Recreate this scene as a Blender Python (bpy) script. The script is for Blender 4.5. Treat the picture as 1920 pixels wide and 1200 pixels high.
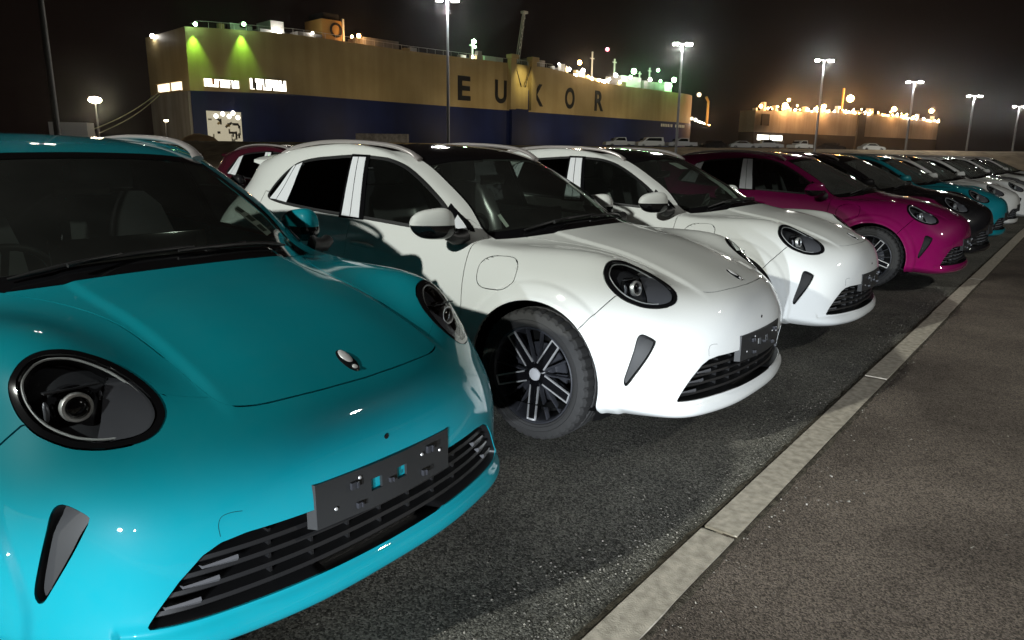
import bpy, bmesh, math, random
import numpy as np
from mathutils import Vector, Matrix
from mathutils.bvhtree import BVHTree

random.seed(7); np.random.seed(7)
for o in list(bpy.data.objects): bpy.data.objects.remove(o)
SC = bpy.context.scene
COL = SC.collection

# ------------------------------------------------------------------ camera
CAM_POS = (2.0363, -3.5872, 1.4116)
CAM_R = Vector((0.777888, 0.628270, 0.012897))
CAM_U = Vector((-0.153523, 0.170102, 0.973394))
CAM_D = Vector((-0.609361, 0.759172, -0.228774))
cam_data = bpy.data.cameras.new('camera')
cam_data.sensor_width = 36.0
cam_data.lens = 1337.71 / 1920 * 36.0
cam_data.clip_start = 0.05
cam_data.clip_end = 3000
cam = bpy.data.objects.new('camera', cam_data)
COL.objects.link(cam)
M = Matrix.Identity(4)
for i in range(3):
    M[i][0] = CAM_R[i]; M[i][1] = CAM_U[i]; M[i][2] = -CAM_D[i]; M[i][3] = CAM_POS[i]
cam.matrix_world = M
SC.camera = cam

# ------------------------------------------------------------------ night sky, exposure
world = bpy.data.worlds.new('World')
SC.world = world
world.use_nodes = True
bg = world.node_tree.nodes['Background']
bg.inputs[0].default_value = (0.66, 0.42, 0.34, 1)
bg.inputs[1].default_value = 0.006
SC.view_settings.view_transform = 'Standard'
SC.view_settings.look = 'None'
SC.view_settings.gamma = 1
SC.view_settings.exposure = 0
SC.view_settings.use_curve_mapping = False
SC.cycles.use_denoising = True
SC.cycles.max_bounces = 6
SC.cycles.diffuse_bounces = 3
SC.cycles.transparent_max_bounces = 12
SC.cycles.use_adaptive_sampling = True
SC.cycles.adaptive_threshold = .02
SC.cycles.sample_clamp_indirect = 4
SC.cycles.caustics_reflective = False
SC.cycles.caustics_refractive = False

def lamp(name, kind, loc, power, color, radius=.1, target=None, angle=None, blend=None):
    d = bpy.data.lights.new(name, kind)
    d.energy = power; d.color = color; d.shadow_soft_size = radius
    o = bpy.data.objects.new(name, d); COL.objects.link(o); o.location = loc
    if target is not None:
        o.rotation_euler = (Vector(target) - Vector(loc)).to_track_quat('-Z', 'Y').to_euler()
    if angle: d.spot_size = math.radians(angle)
    if blend is not None: d.spot_blend = blend
    return o

# yard mast lamp off to the left of the frame: its shadows fall along the row of cars
lamp('yard_lamp_light', 'SPOT', (-6.4, -23.2, 11.4), 22500, (.97, 1.0, .92), .30, (-4.98, -15.13, 0), 70, .10)
# a second yard mast in front of the row, beyond the right edge of the picture: lights bonnets and noses
lamp('yard_lamp_light', 'POINT', (16.5, 11.5, 11.5), 3700, (1.0, .98, .90), .35)
# headlamps of a vehicle on the lane behind the camera: flat, wide low beams whose upper edge is the beam cut-off
for x in (2.95, 4.05):
    o = lamp('headlamp_light', 'SPOT', (x, -7.2, .56), 2100, (.86, .93, 1.0), .05, (x - 1.95, -.4, .25), 60, .75)
    o.scale = (1, .155, 1)

# ------------------------------------------------------------------ materials
MATS = {}
def mat(name, base=(.5, .5, .5), rough=.5, metal=0., spec=.5, coat=0., emis=None, estr=0., coat_rough=.03):
    if name in MATS: return MATS[name]
    m = bpy.data.materials.new(name); m.use_nodes = True
    b = m.node_tree.nodes['Principled BSDF']
    b.inputs['Base Color'].default_value = (*base, 1)
    b.inputs['Roughness'].default_value = rough
    b.inputs['Metallic'].default_value = metal
    b.inputs['Specular IOR Level'].default_value = spec
    b.inputs['Coat Weight'].default_value = coat
    b.inputs['Coat Roughness'].default_value = coat_rough
    if emis:
        b.inputs['Emission Color'].default_value = (*emis, 1)
        b.inputs['Emission Strength'].default_value = estr
    MATS[name] = m
    return m

def noise_bump(m, scale, strength, dist=.002, detail=4, colvar=None, cscale=None):
    nt = m.node_tree; b = nt.nodes['Principled BSDF']
    tc = nt.nodes.new('ShaderNodeTexCoord')
    n = nt.nodes.new('ShaderNodeTexNoise'); n.inputs['Scale'].default_value = scale; n.inputs['Detail'].default_value = detail
    nt.links.new(tc.outputs['Object'], n.inputs['Vector'])
    bp = nt.nodes.new('ShaderNodeBump'); bp.inputs['Strength'].default_value = strength; bp.inputs['Distance'].default_value = dist
    nt.links.new(n.outputs['Fac'], bp.inputs['Height']); nt.links.new(bp.outputs['Normal'], b.inputs['Normal'])
    if colvar:
        n2 = nt.nodes.new('ShaderNodeTexNoise'); n2.inputs['Scale'].default_value = cscale or scale * .3; n2.inputs['Detail'].default_value = 6
        nt.links.new(tc.outputs['Object'], n2.inputs['Vector'])
        r = nt.nodes.new('ShaderNodeValToRGB')
        r.color_ramp.elements[0].position = .3; r.color_ramp.elements[1].position = .7
        r.color_ramp.elements[0].color = (*colvar[0], 1); r.color_ramp.elements[1].color = (*colvar[1], 1)
        nt.links.new(n2.outputs['Fac'], r.inputs['Fac']); nt.links.new(r.outputs['Color'], b.inputs['Base Color'])
    return m

def glass(name, tint, rough=0.0, ior=1.5, dust=0.0):
    if name in MATS: return MATS[name]
    m = bpy.data.materials.new(name); m.use_nodes = True; nt = m.node_tree
    for n in list(nt.nodes): nt.nodes.remove(n)
    out = nt.nodes.new('ShaderNodeOutputMaterial')
    tr = nt.nodes.new('ShaderNodeBsdfTransparent'); tr.inputs[0].default_value = (*tint, 1)
    gl = nt.nodes.new('ShaderNodeBsdfGlossy'); gl.inputs['Roughness'].default_value = rough; gl.inputs[0].default_value = (1, 1, 1, 1)
    fr = nt.nodes.new('ShaderNodeFresnel')
    # a thin pane: the same reflectance from either side
    ge = nt.nodes.new('ShaderNodeNewGeometry'); mi = nt.nodes.new('ShaderNodeMath'); mi.operation = 'MULTIPLY_ADD'; mi.inputs[1].default_value = 1 / ior - ior; mi.inputs[2].default_value = ior
    nt.links.new(ge.outputs['Backfacing'], mi.inputs[0]); nt.links.new(mi.outputs[0], fr.inputs[0])
    mx = nt.nodes.new('ShaderNodeMixShader')
    nt.links.new(fr.outputs[0], mx.inputs[0]); nt.links.new(tr.outputs[0], mx.inputs[1]); nt.links.new(gl.outputs[0], mx.inputs[2])
    last = mx
    if dust:  # pale diffuse film: dust, plus light caught by the far windscreens
        df = nt.nodes.new('ShaderNodeBsdfDiffuse'); df.inputs[0].default_value = (.75, .78, .72, 1)
        m2 = nt.nodes.new('ShaderNodeMixShader'); m2.inputs[0].default_value = dust
        tc = nt.nodes.new('ShaderNodeTexCoord'); nz = nt.nodes.new('ShaderNodeTexNoise'); nz.inputs['Scale'].default_value = 2.2; nz.inputs['Detail'].default_value = 5
        nt.links.new(tc.outputs['Object'], nz.inputs['Vector'])
        mu = nt.nodes.new('ShaderNodeMath'); mu.operation = 'MULTIPLY'; mu.inputs[1].default_value = dust * 2
        nt.links.new(nz.outputs['Fac'], mu.inputs[0]); nt.links.new(mu.outputs[0], m2.inputs[0])
        nt.links.new(mx.outputs[0], m2.inputs[1]); nt.links.new(df.outputs[0], m2.inputs[2]); last = m2
    nt.links.new(last.outputs[0], out.inputs[0])
    MATS[name] = m
    return m

def paint(name, col, metal=.0, rough=.42):
    m = mat(name, col, rough, metal, .06, 1.0, coat_rough=.022); nt = m.node_tree; b = nt.nodes['Principled BSDF']
    tc = nt.nodes.new('ShaderNodeTexCoord')
    # slight panel waviness and orange peel in the clear coat
    n1 = nt.nodes.new('ShaderNodeTexNoise'); n1.inputs['Scale'].default_value = 2.6; n1.inputs['Detail'].default_value = 2
    n2 = nt.nodes.new('ShaderNodeTexNoise'); n2.inputs['Scale'].default_value = 330; n2.inputs['Detail'].default_value = 1
    for n in (n1, n2): nt.links.new(tc.outputs['Object'], n.inputs['Vector'])
    b1 = nt.nodes.new('ShaderNodeBump'); b1.inputs['Strength'].default_value = .12; b1.inputs['Distance'].default_value = .02; nt.links.new(n1.outputs['Fac'], b1.inputs['Height'])
    b2 = nt.nodes.new('ShaderNodeBump'); b2.inputs['Strength'].default_value = .05; b2.inputs['Distance'].default_value = .0006
    nt.links.new(n2.outputs['Fac'], b2.inputs['Height']); nt.links.new(b1.outputs['Normal'], b2.inputs['Normal']); nt.links.new(b2.outputs['Normal'], b.inputs['Coat Normal'])
    # a thin uneven film of yard dust
    n3 = nt.nodes.new('ShaderNodeTexNoise'); n3.inputs['Scale'].default_value = 9; n3.inputs['Detail'].default_value = 8; n3.inputs['Roughness'].default_value = .7; nt.links.new(tc.outputs['Object'], n3.inputs['Vector'])
    r3 = nt.nodes.new('ShaderNodeMapRange'); r3.inputs[1].default_value = .35; r3.inputs[2].default_value = .8; r3.inputs[3].default_value = 0; r3.inputs[4].default_value = .018; nt.links.new(n3.outputs['Fac'], r3.inputs[0])
    mx = nt.nodes.new('ShaderNodeMix'); mx.data_type = 'RGBA'; mx.inputs[6].default_value = (*col, 1); mx.inputs[7].default_value = (.34, .31, .27, 1)
    nt.links.new(r3.outputs[0], mx.inputs[0]); nt.links.new(mx.outputs[2], b.inputs['Base Color'])
    return m

P_TEAL = paint('teal_paint', (.004, .235, .29))
P_WHITE = paint('white_paint', (.74, .755, .735))
P_MAG = paint('magenta_paint', (.22, .003, .080))
P_BLACK = paint('black_paint', (.008, .008, .010))
P_MAROON = paint('maroon_paint', (.055, .006, .015))
P_GREY = paint('grey_paint', (.16, .17, .18))
M_GLOSSBLK = mat('gloss_black', (.006, .006, .007), .08, 0, .5, .6)
M_BLKPLAS = noise_bump(mat('black_plastic', (.018, .018, .019), .48), 900, .12, .0006)
M_GREYPLAS = noise_bump(mat('grey_plastic', (.018, .0185, .019), .5), 700, .15, .0006)
M_RUBBER = noise_bump(mat('tyre_rubber', (.020, .0195, .019), .75), 300, .2, .001)
M_TRIMRUB = mat('window_rubber', (.010, .010, .011), .45)
M_CHROME = mat('chrome', (.72, .73, .75), .10, 1.0)
M_SATIN = mat('satin_silver', (.72, .72, .72), .38, .65)
M_RAIL = mat('roof_rail_silver', (.62, .57, .56), .3, .55)
M_FILM = mat('white_film', (.80, .82, .86), .32, 0, .5)
M_SEAT = noise_bump(mat('seat_cloth', (.055, .056, .058), .75), 400, .3, .001)
M_SEATFILM = mat('seat_plastic_cover', (.24, .24, .25), .16)
M_DARKINT = mat('interior_plastic', (.018, .018, .019), .6)
M_HEADLIN = mat('headliner', (.22, .22, .21), .9)
M_GLASSW = glass('windscreen_glass', (.52, .59, .54), .0, 1.45, .016)
M_GLASSPALE = glass('pale_windscreen_glass', (.50, .57, .52), .0, 1.45, .075)  # far windscreens: the light they catch put into a thicker pale film
M_GLASSF = glass('door_glass', (.40, .44, .42), .0, 1.45, .006)
M_GLASSR = glass('privacy_glass', (.035, .038, .04), .0, 1.45)
M_LENS = glass('lamp_lens', (.90, .92, .92), .0, 1.5)
M_LINER = mat('wheel_liner', (.006, .006, .006), .95, 0, .1)
M_ROOFGL = mat('roof_glass_black', (.006, .006, .007), .05, 0, .5, .5)
M_RED = mat('tail_lamp_red', (.22, .006, .006), .15, 0, .5, .5)
M_DRL = mat('light_guide_clear', (.50, .51, .52), .3, .0, .6)
M_BOWL = mat('lamp_bowl_grey', (.035, .036, .042), .35, .2)
M_BOWL2 = mat('lamp_reflector', (.13, .132, .155), .36, .3)
M_GRILLE = mat('grille_black', (.008, .008, .0085), .42)
M_FIN = mat('grille_fin_gloss', (.10, .10, .105), .22, .2)
M_BADGE = mat('badge_silver', (.78, .78, .80), .32, .2)
M_BADGEK = mat('badge_dark', (.010, .012, .014), .15, .2, .5, .5)
M_PAPER = mat('paper_sheet', (.78, .78, .74), .8)
M_STICKER = mat('sticker_print', (.06, .075, .06), .6)

# ------------------------------------------------------------------ mesh helpers
def new_mesh(name, V, F, normals=None, smooth=True):
    me = bpy.data.meshes.new(name)
    me.from_pydata([tuple(map(float, v)) for v in V], [], [tuple(int(i) for i in f) for f in F])
    me.validate(clean_customdata=False)
    if smooth: me.polygons.foreach_set('use_smooth', [True] * len(me.polygons))
    if normals is not None and len(me.vertices) == len(normals):
        me.normals_split_custom_set_from_vertices([tuple(map(float, n)) for n in normals])
    me.update()
    return me

def obj(name, me, material=None, parent=None, loc=None):
    o = bpy.data.objects.new(name, me); COL.objects.link(o)
    if material is not None:
        if not me.materials: me.materials.append(material)
        elif me.materials[0] is not material:
            o.material_slots[0].link = 'OBJECT'; o.material_slots[0].material = material
    if parent is not None: o.parent = parent
    if loc is not None: o.location = loc
    return o

def empty(name, loc=(0, 0, 0), rz=0):
    o = bpy.data.objects.new(name, None); COL.objects.link(o); o.location = loc; o.rotation_euler = (0, 0, rz)
    o.empty_display_size = .2
    return o

def tag(o, label=None, cat=None, group=None, kind=None):
    if label: o['label'] = label
    if cat: o['category'] = cat
    if group: o['group'] = group
    if kind: o['kind'] = kind
    return o

class MB:
    """collects simple shapes for one mesh"""
    def __init__(s): s.V = []; s.F = []
    def add(s, V, F):
        b = len(s.V); s.V += [tuple(v) for v in V]; s.F += [tuple(i + b for i in f) for f in F]; return s
    def box(s, c, d, rot=None, bev=0.0):
        c = Vector(c); hx, hy, hz = d[0] / 2, d[1] / 2, d[2] / 2
        R = rot if rot is not None else Matrix.Identity(3)
        if bev <= 0:
            P = [(x, y, z) for x in (-hx, hx) for y in (-hy, hy) for z in (-hz, hz)]
            F = [(0, 1, 3, 2), (4, 6, 7, 5), (0, 4, 5, 1), (2, 3, 7, 6), (0, 2, 6, 4), (1, 5, 7, 3)]
            return s.add([R @ Vector(p) + c for p in P], F)
        bm = bmesh.new(); bmesh.ops.create_cube(bm, size=1)
        for v in bm.verts: v.co = Vector((v.co.x * d[0], v.co.y * d[1], v.co.z * d[2]))
        bmesh.ops.bevel(bm, geom=list(bm.edges), offset=bev, segments=2, affect='EDGES', profile=.7)
        bm.verts.index_update()
        s.add([R @ v.co + c for v in bm.verts], [[v.index for v in f.verts] for f in bm.faces]); bm.free(); return s
    def tube(s, pts, r, n=8, caps=True):
        pts = [Vector(p) for p in pts]; rs = r if hasattr(r, '__len__') else [r] * len(pts)
        V = []; F = []; ref = None
        for i, p in enumerate(pts):
            t = (pts[min(i + 1, len(pts) - 1)] - pts[max(i - 1, 0)]).normalized()
            if ref is None: ref = Vector((0, 0, 1)) if abs(t.z) < .9 else Vector((1, 0, 0))
            a = (ref - t * ref.dot(t)).normalized(); b = t.cross(a); ref = a
            for j in range(n):
                th = 2 * math.pi * j / n; V.append(p + (a * math.cos(th) + b * math.sin(th)) * rs[i])
        for i in range(len(pts) - 1):
            for j in range(n):
                F.append((i * n + j, i * n + (j + 1) % n, (i + 1) * n + (j + 1) % n, (i + 1) * n + j))
        if caps:
            F.append(tuple(range(n))[::-1]); F.append(tuple((len(pts) - 1) * n + j for j in range(n)))
        return s.add(V, F)
    def lathe(s, prof, n=48, axis='y', c=(0, 0, 0), closed=False):
        """prof: list of (radius, along)"""
        V = []; F = []; m = len(prof); c = Vector(c)
        for i in range(n):
            th = 2 * math.pi * i / n; cs, sn = math.cos(th), math.sin(th)
            for r, a in prof:
                if axis == 'y': V.append(c + Vector((r * cs, a, r * sn)))
                elif axis == 'z': V.append(c + Vector((r * cs, r * sn, a)))
                else: V.append(c + Vector((a, r * cs, r * sn)))
        for i in range(n):
            j = (i + 1) % n
            for k in range(m if closed else m - 1):
                k2 = (k + 1) % m; F.append((i * m + k, i * m + k2, j * m + k2, j * m + k))
        return s.add(V, F)
    def prism(s, poly, z0, z1, axis='z'):
        n = len(poly); V = []
        for z in (z0, z1):
            for a, b in poly:
                V.append((a, b, z) if axis == 'z' else ((a, z, b) if axis == 'y' else (z, a, b)))
        F = [tuple(range(n))[::-1], tuple(range(n, 2 * n))] + [(i, (i + 1) % n, n + (i + 1) % n, n + i) for i in range(n)]
        return s.add(V, F)
    def mesh(s, name, smooth_angle=None):
        me = bpy.data.meshes.new(name); me.from_pydata(s.V, [], s.F); me.validate()
        bm = bmesh.new(); bm.from_mesh(me); bmesh.ops.recalc_face_normals(bm, faces=bm.faces); bm.to_mesh(me); bm.free()
        if smooth_angle:
            me.polygons.foreach_set('use_smooth', [True] * len(me.polygons)); me.set_sharp_from_angle(angle=math.radians(smooth_angle))
        me.update(); return me

def build(mb, name, material, parent=None, smooth=35, loc=None):
    return obj(name, mb.mesh(name, smooth), material, parent, loc)

def catmull(P, k=8, closed=True):
    P = np.asarray(P, float); n = len(P); out = []
    for i in range(n if closed else n - 1):
        if closed: a, b, c, d = P[(i - 1) % n], P[i], P[(i + 1) % n], P[(i + 2) % n]
        else: a, b, c, d = P[max(i - 1, 0)], P[i], P[i + 1], P[min(i + 2, n - 1)]
        for j in range(k):
            t = j / k
            out.append(.5 * (2 * b + (c - a) * t + (2 * a - 5 * b + 4 * c - d) * t * t + (3 * b - a - 3 * c + d) * t ** 3))
    if not closed: out.append(P[-1])
    return np.array(out)

def pip(pts, poly):
    x, y = pts[:, 0], pts[:, 1]; inside = np.zeros(len(pts), bool); n = len(poly); j = n - 1
    for i in range(n):
        xi, yi = poly[i]; xj, yj = poly[j]
        if yi != yj:
            c = ((yi > y) != (yj > y)) & (x < (xj - xi) * (y - yi) / (yj - yi) + xi); inside ^= c
        j = i
    return inside

def nearest_on(pts, poly, closed=True):
    A = np.asarray(poly); B = np.roll(A, -1, 0)
    if not closed: A, B = A[:-1], B[:-1]
    d = B - A; L2 = (d * d).sum(1) + 1e-12
    t = ((pts[:, None] - A[None]) * d[None]).sum(-1) / L2; t = np.clip(t, 0, 1)
    Q = A[None] + t[..., None] * d[None]; e = ((Q - pts[:, None]) ** 2).sum(-1); k = e.argmin(1)
    return Q[np.arange(len(pts)), k]

def offset_poly(P, d):
    """move a closed outline inwards by d"""
    P = np.asarray(P, float); t = np.roll(P, -1, 0) - np.roll(P, 1, 0); t /= np.linalg.norm(t, axis=1)[:, None] + 1e-9
    n = np.stack([-t[:, 1], t[:, 0]], 1)
    area = .5 * np.sum(P[:, 0] * np.roll(P[:, 1], -1) - np.roll(P[:, 0], -1) * P[:, 1])
    if area < 0: n = -n
    return P + n * d

# ------------------------------------------------------------------ the hatchback: body surface
# local frame: x forwards from the front axle, y to the left, z up. Half body (y >= 0), columns run front centre -> rear centre,
# rows run bottom edge -> roof spine.
NET = [
 # c0 front centre
 [(.72,0,.165),(.815,0,.215),(.805,0,.32),(.812,0,.47),(.800,0,.61),(.742,0,.735),(.575,0,.825),(.22,0,.932),(-.16,0,.998),(-.45,0,1.137),(-.74,0,1.270),(-1.03,0,1.388),(-1.33,0,1.443),(-1.52,0,1.46)],
 [(.71,.25,.165),(.805,.25,.214),(.794,.25,.32),(.800,.25,.47),(.786,.25,.615),(.722,.25,.737),(.545,.245,.825),(.20,.24,.930),(-.18,.24,.993),(-.465,.225,1.132),(-.75,.21,1.266),(-1.035,.20,1.385),(-1.335,.17,1.441),(-1.53,0,1.461)],
 [(.67,.47,.175),(.765,.48,.220),(.748,.48,.32),(.752,.48,.47),(.728,.47,.615),(.640,.455,.740),(.46,.44,.824),(.14,.44,.918),(-.25,.44,.980),(-.505,.41,1.118),(-.775,.385,1.254),(-1.05,.36,1.379),(-1.35,.30,1.437),(-1.55,0,1.462)],
 [(.59,.64,.190),(.690,.668,.230),(.668,.665,.32),(.662,.665,.47),(.628,.645,.62),(.530,.600,.755),(.345,.605,.903),(.06,.595,.940),(-.345,.59,.962),(-.575,.56,1.100),(-.81,.525,1.238),(-1.075,.485,1.366),(-1.37,.40,1.431),(-1.57,0,1.463)],
 [(.44,.77,.215),(.520,.795,.255),(.515,.795,.32),(.520,.785,.47),(.505,.762,.62),(.430,.725,.775),(.285,.725,.897),(-.01,.695,.944),(-.435,.680,.955),(-.615,.645,1.088),(-.84,.605,1.228),(-1.10,.560,1.356),(-1.39,.46,1.428),(-1.59,0,1.464)],
 [(.30,.85,.225),(.335,.878,.265),(.340,.882,.32),(.345,.875,.47),(.33,.850,.62),(.265,.815,.755),(.14,.790,.868),(-.13,.760,.928),(-.490,.745,.960),(-.675,.703,1.092),(-.895,.662,1.230),(-1.15,.612,1.354),(-1.42,.49,1.426),(-1.62,0,1.465)],
 [(0,.875,.185),(0,.895,.250),(0,.905,.35),(0,.905,.49),(0,.895,.63),(-.02,.870,.745),(-.12,.838,.845),(-.34,.800,.925),(-.62,.783,.972),(-.81,.737,1.11),(-1.01,.69,1.247),(-1.25,.630,1.378),(-1.49,.5,1.435),(-1.67,0,1.466)],
 [(-.42,.835,.185),(-.42,.868,.25),(-.42,.882,.36),(-.42,.890,.50),(-.42,.888,.64),(-.44,.876,.748),(-.48,.853,.845),(-.60,.825,.925),(-.80,.800,.982),(-.965,.75,1.12),(-1.15,.70,1.26),(-1.37,.635,1.404),(-1.63,.505,1.445),(-1.76,0,1.468)],
 [(-.95,.825,.185),(-.95,.860,.25),(-.95,.876,.36),(-.95,.884,.50),(-.95,.884,.64),(-.96,.875,.75),(-.98,.856,.85),(-1.02,.832,.93),(-1.10,.806,.992),(-1.2,.757,1.13),(-1.36,.705,1.28),(-1.55,.64,1.42),(-1.73,.505,1.452),(-1.82,0,1.468)],
 [(-1.5,.825,.185),(-1.5,.860,.25),(-1.5,.876,.36),(-1.5,.886,.50),(-1.5,.886,.64),(-1.5,.877,.755),(-1.5,.858,.86),(-1.5,.835,.945),(-1.52,.808,1.008),(-1.57,.76,1.145),(-1.65,.707,1.29),(-1.75,.64,1.425),(-1.86,.5,1.453),(-1.9,0,1.466)],
 [(-2.1,.835,.185),(-2.1,.868,.25),(-2.1,.886,.36),(-2.1,.897,.50),(-2.1,.897,.64),(-2.1,.886,.765),(-2.08,.866,.88),(-2.05,.838,.97),(-2.03,.803,1.038),(-2.0,.75,1.165),(-2.02,.70,1.295),(-2.05,.63,1.415),(-2.05,.49,1.443),(-2.0,0,1.46)],
 [(-2.65,.875,.19),(-2.65,.895,.26),(-2.65,.908,.37),(-2.65,.912,.50),(-2.64,.907,.645),(-2.60,.892,.78),(-2.55,.866,.905),(-2.50,.830,1.01),(-2.46,.785,1.085),(-2.42,.725,1.195),(-2.40,.68,1.30),(-2.38,.61,1.39),(-2.28,.47,1.42),(-2.1,0,1.452)],
 [(-3.0,.82,.20),(-3.03,.85,.27),(-3.05,.862,.38),(-3.05,.862,.51),(-3.03,.855,.655),(-2.98,.838,.80),(-2.91,.805,.93),(-2.83,.76,1.03),(-2.78,.71,1.105),(-2.72,.655,1.20),(-2.68,.62,1.285),(-2.62,.565,1.355),(-2.45,.43,1.40),(-2.18,0,1.445)],
 [(-3.20,.62,.22),(-3.28,.66,.30),(-3.31,.67,.40),(-3.31,.665,.53),(-3.285,.65,.67),(-3.23,.64,.81),(-3.15,.62,.94),(-3.08,.59,1.03),(-3.01,.56,1.10),(-2.95,.53,1.19),(-2.90,.51,1.27),(-2.83,.48,1.33),(-2.58,.36,1.385),(-2.24,0,1.44)],
 [(-3.28,.32,.22),(-3.37,.34,.30),(-3.40,.34,.40),(-3.40,.34,.53),(-3.375,.335,.67),(-3.32,.33,.81),(-3.25,.32,.94),(-3.17,.31,1.03),(-3.10,.30,1.11),(-3.03,.29,1.20),(-2.97,.28,1.28),(-2.90,.27,1.345),(-2.62,.2,1.395),(-2.27,0,1.437)],
 [(-3.29,0,.22),(-3.39,0,.30),(-3.42,0,.40),(-3.42,0,.53),(-3.395,0,.67),(-3.34,0,.81),(-3.27,0,.94),(-3.19,0,1.03),(-3.12,0,1.115),(-3.05,0,1.205),(-2.99,0,1.285),(-2.92,0,1.35),(-2.63,0,1.40),(-2.28,0,1.435)],
]
NET = np.array(NET, float)            # [col, row, 3]
MIR = np.array([1, -1, 1.])
def pad(C):
    C = np.concatenate([(C[1] * MIR)[None], C, (C[-2] * MIR)[None]], 0)
    lo = 2 * C[:, :1] - C[:, 1:2]; hi = C[:, -2:-1] * MIR
    return np.concatenate([lo, C, hi], 1)
Cn = NET.copy()
for _ in range(4):
    Pd = pad(Cn)
    Ev = (Pd[:-2] + 4 * Pd[1:-1] + Pd[2:]) / 6; Ev = (Ev[:, :-2] + 4 * Ev[:, 1:-1] + Ev[:, 2:]) / 6
    Cn = Cn + (NET - Ev)
KC, KR = 24, 13
def bs(P, k):
    t = np.arange(k) / k; w = np.stack([(1 - t) ** 3, 3 * t ** 3 - 6 * t ** 2 + 4, -3 * t ** 3 + 3 * t ** 2 + 3 * t + 1, t ** 3], 1) / 6
    n = len(P) - 3; out = [np.tensordot(w, P[i:i + 4], 1) for i in range(n)]
    out.append(((P[n - 1 + 1] + 4 * P[n + 1] + P[n + 2]) / 6)[None] if False else ((P[-3] + 4 * P[-2] + P[-1]) / 6)[None])
    return np.concatenate(out, 0)
S = bs(pad(Cn), KC); S = bs(S.transpose(1, 0, 2), KR).transpose(1, 0, 2)     # [col, row, 3]
NCOL, NROW = S.shape[:2]
S[0, :, 1] = 0; S[-1, :, 1] = 0; S[:, -1, 1] = 0

def sstep(a, b, x):
    t = np.clip((x - a) / (b - a), 0, 1); return t * t * (3 - 2 * t)
def surf_normals(S):
    E_ = np.concatenate([(S[1:2] * MIR), S, (S[-2:-1] * MIR)], 0)
    E_ = np.concatenate([2 * E_[:, :1] - E_[:, 1:2], E_, E_[:, -2:-1] * MIR], 1)
    Su = (E_[2:, 1:-1] - E_[:-2, 1:-1]) / 2; Sv = (E_[1:-1, 2:] - E_[1:-1, :-2]) / 2
    N = np.cross(Su, Sv); N /= np.linalg.norm(N, axis=-1)[..., None] + 1e-12
    if N[KC * 9, KR * 4, 1] < 0: N = -N
    return Su, Sv, N
X, Y, Z = S[..., 0].copy(), S[..., 1].copy(), S[..., 2].copy()
Su, Sv, Nn = surf_normals(S)
disp = np.zeros(X.shape)
# raised bonnet with a shoulder step at y = .38
front = sstep(-.42, -.12, X) * sstep(.70, .50, X) * (Z > .6)
disp += .011 * sstep(.412, .376, Y) * front
# wheel-arch flares
for ax in (0.0, -2.65):
    d = np.hypot(X - ax, Z - .335)
    side = sstep(.68, .80, Y)
    disp += side * (.012 * sstep(.475, .448, d) + .007 * np.exp(-((d - .385) / .016) ** 2)) * (Z < .95)
# crisp waist under the belt line on the doors
# lower bumper lip: a sharp step below the intake
disp += -.010 * np.exp(-((Z - .284) / .014) ** 2) * sstep(.30, .50, X) * (Y < .72)
S = S + Nn * disp[..., None]
S[0, :, 1] = 0; S[-1, :, 1] = 0; S[:, -1, 1] = 0
Su, Sv, Nn = surf_normals(S)
V0 = S.reshape(-1, 3).copy(); N0 = Nn.reshape(-1, 3); TU = Su.reshape(-1, 3); TV = Sv.reshape(-1, 3)
ci, ri = np.meshgrid(np.arange(NCOL - 1), np.arange(NROW - 1), indexing='ij')
idx = lambda c, r: c * NROW + r
FQ = np.stack([idx(ci, ri), idx(ci + 1, ri), idx(ci + 1, ri + 1), idx(ci, ri + 1)], -1).reshape(-1, 4)
fc = V0[FQ]; fn = np.cross(fc[:, 1] - fc[:, 0], fc[:, 3] - fc[:, 0])
if (fn * N0[FQ[:, 0]]).sum() < 0: FQ = FQ[:, ::-1]
FCOL = ci.reshape(-1) / KC; FROW = ri.reshape(-1) / KR
LAB = np.full(len(FQ), 'body', dtype='U20')
LOCK = np.zeros(len(V0), bool)
bvh = BVHTree.FromPolygons([tuple(v) for v in V0] + [tuple(v * MIR) for v in V0],
                           [tuple(map(int, f)) for f in FQ] + [tuple(int(i) + len(V0) for i in f[::-1]) for f in FQ])

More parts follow.
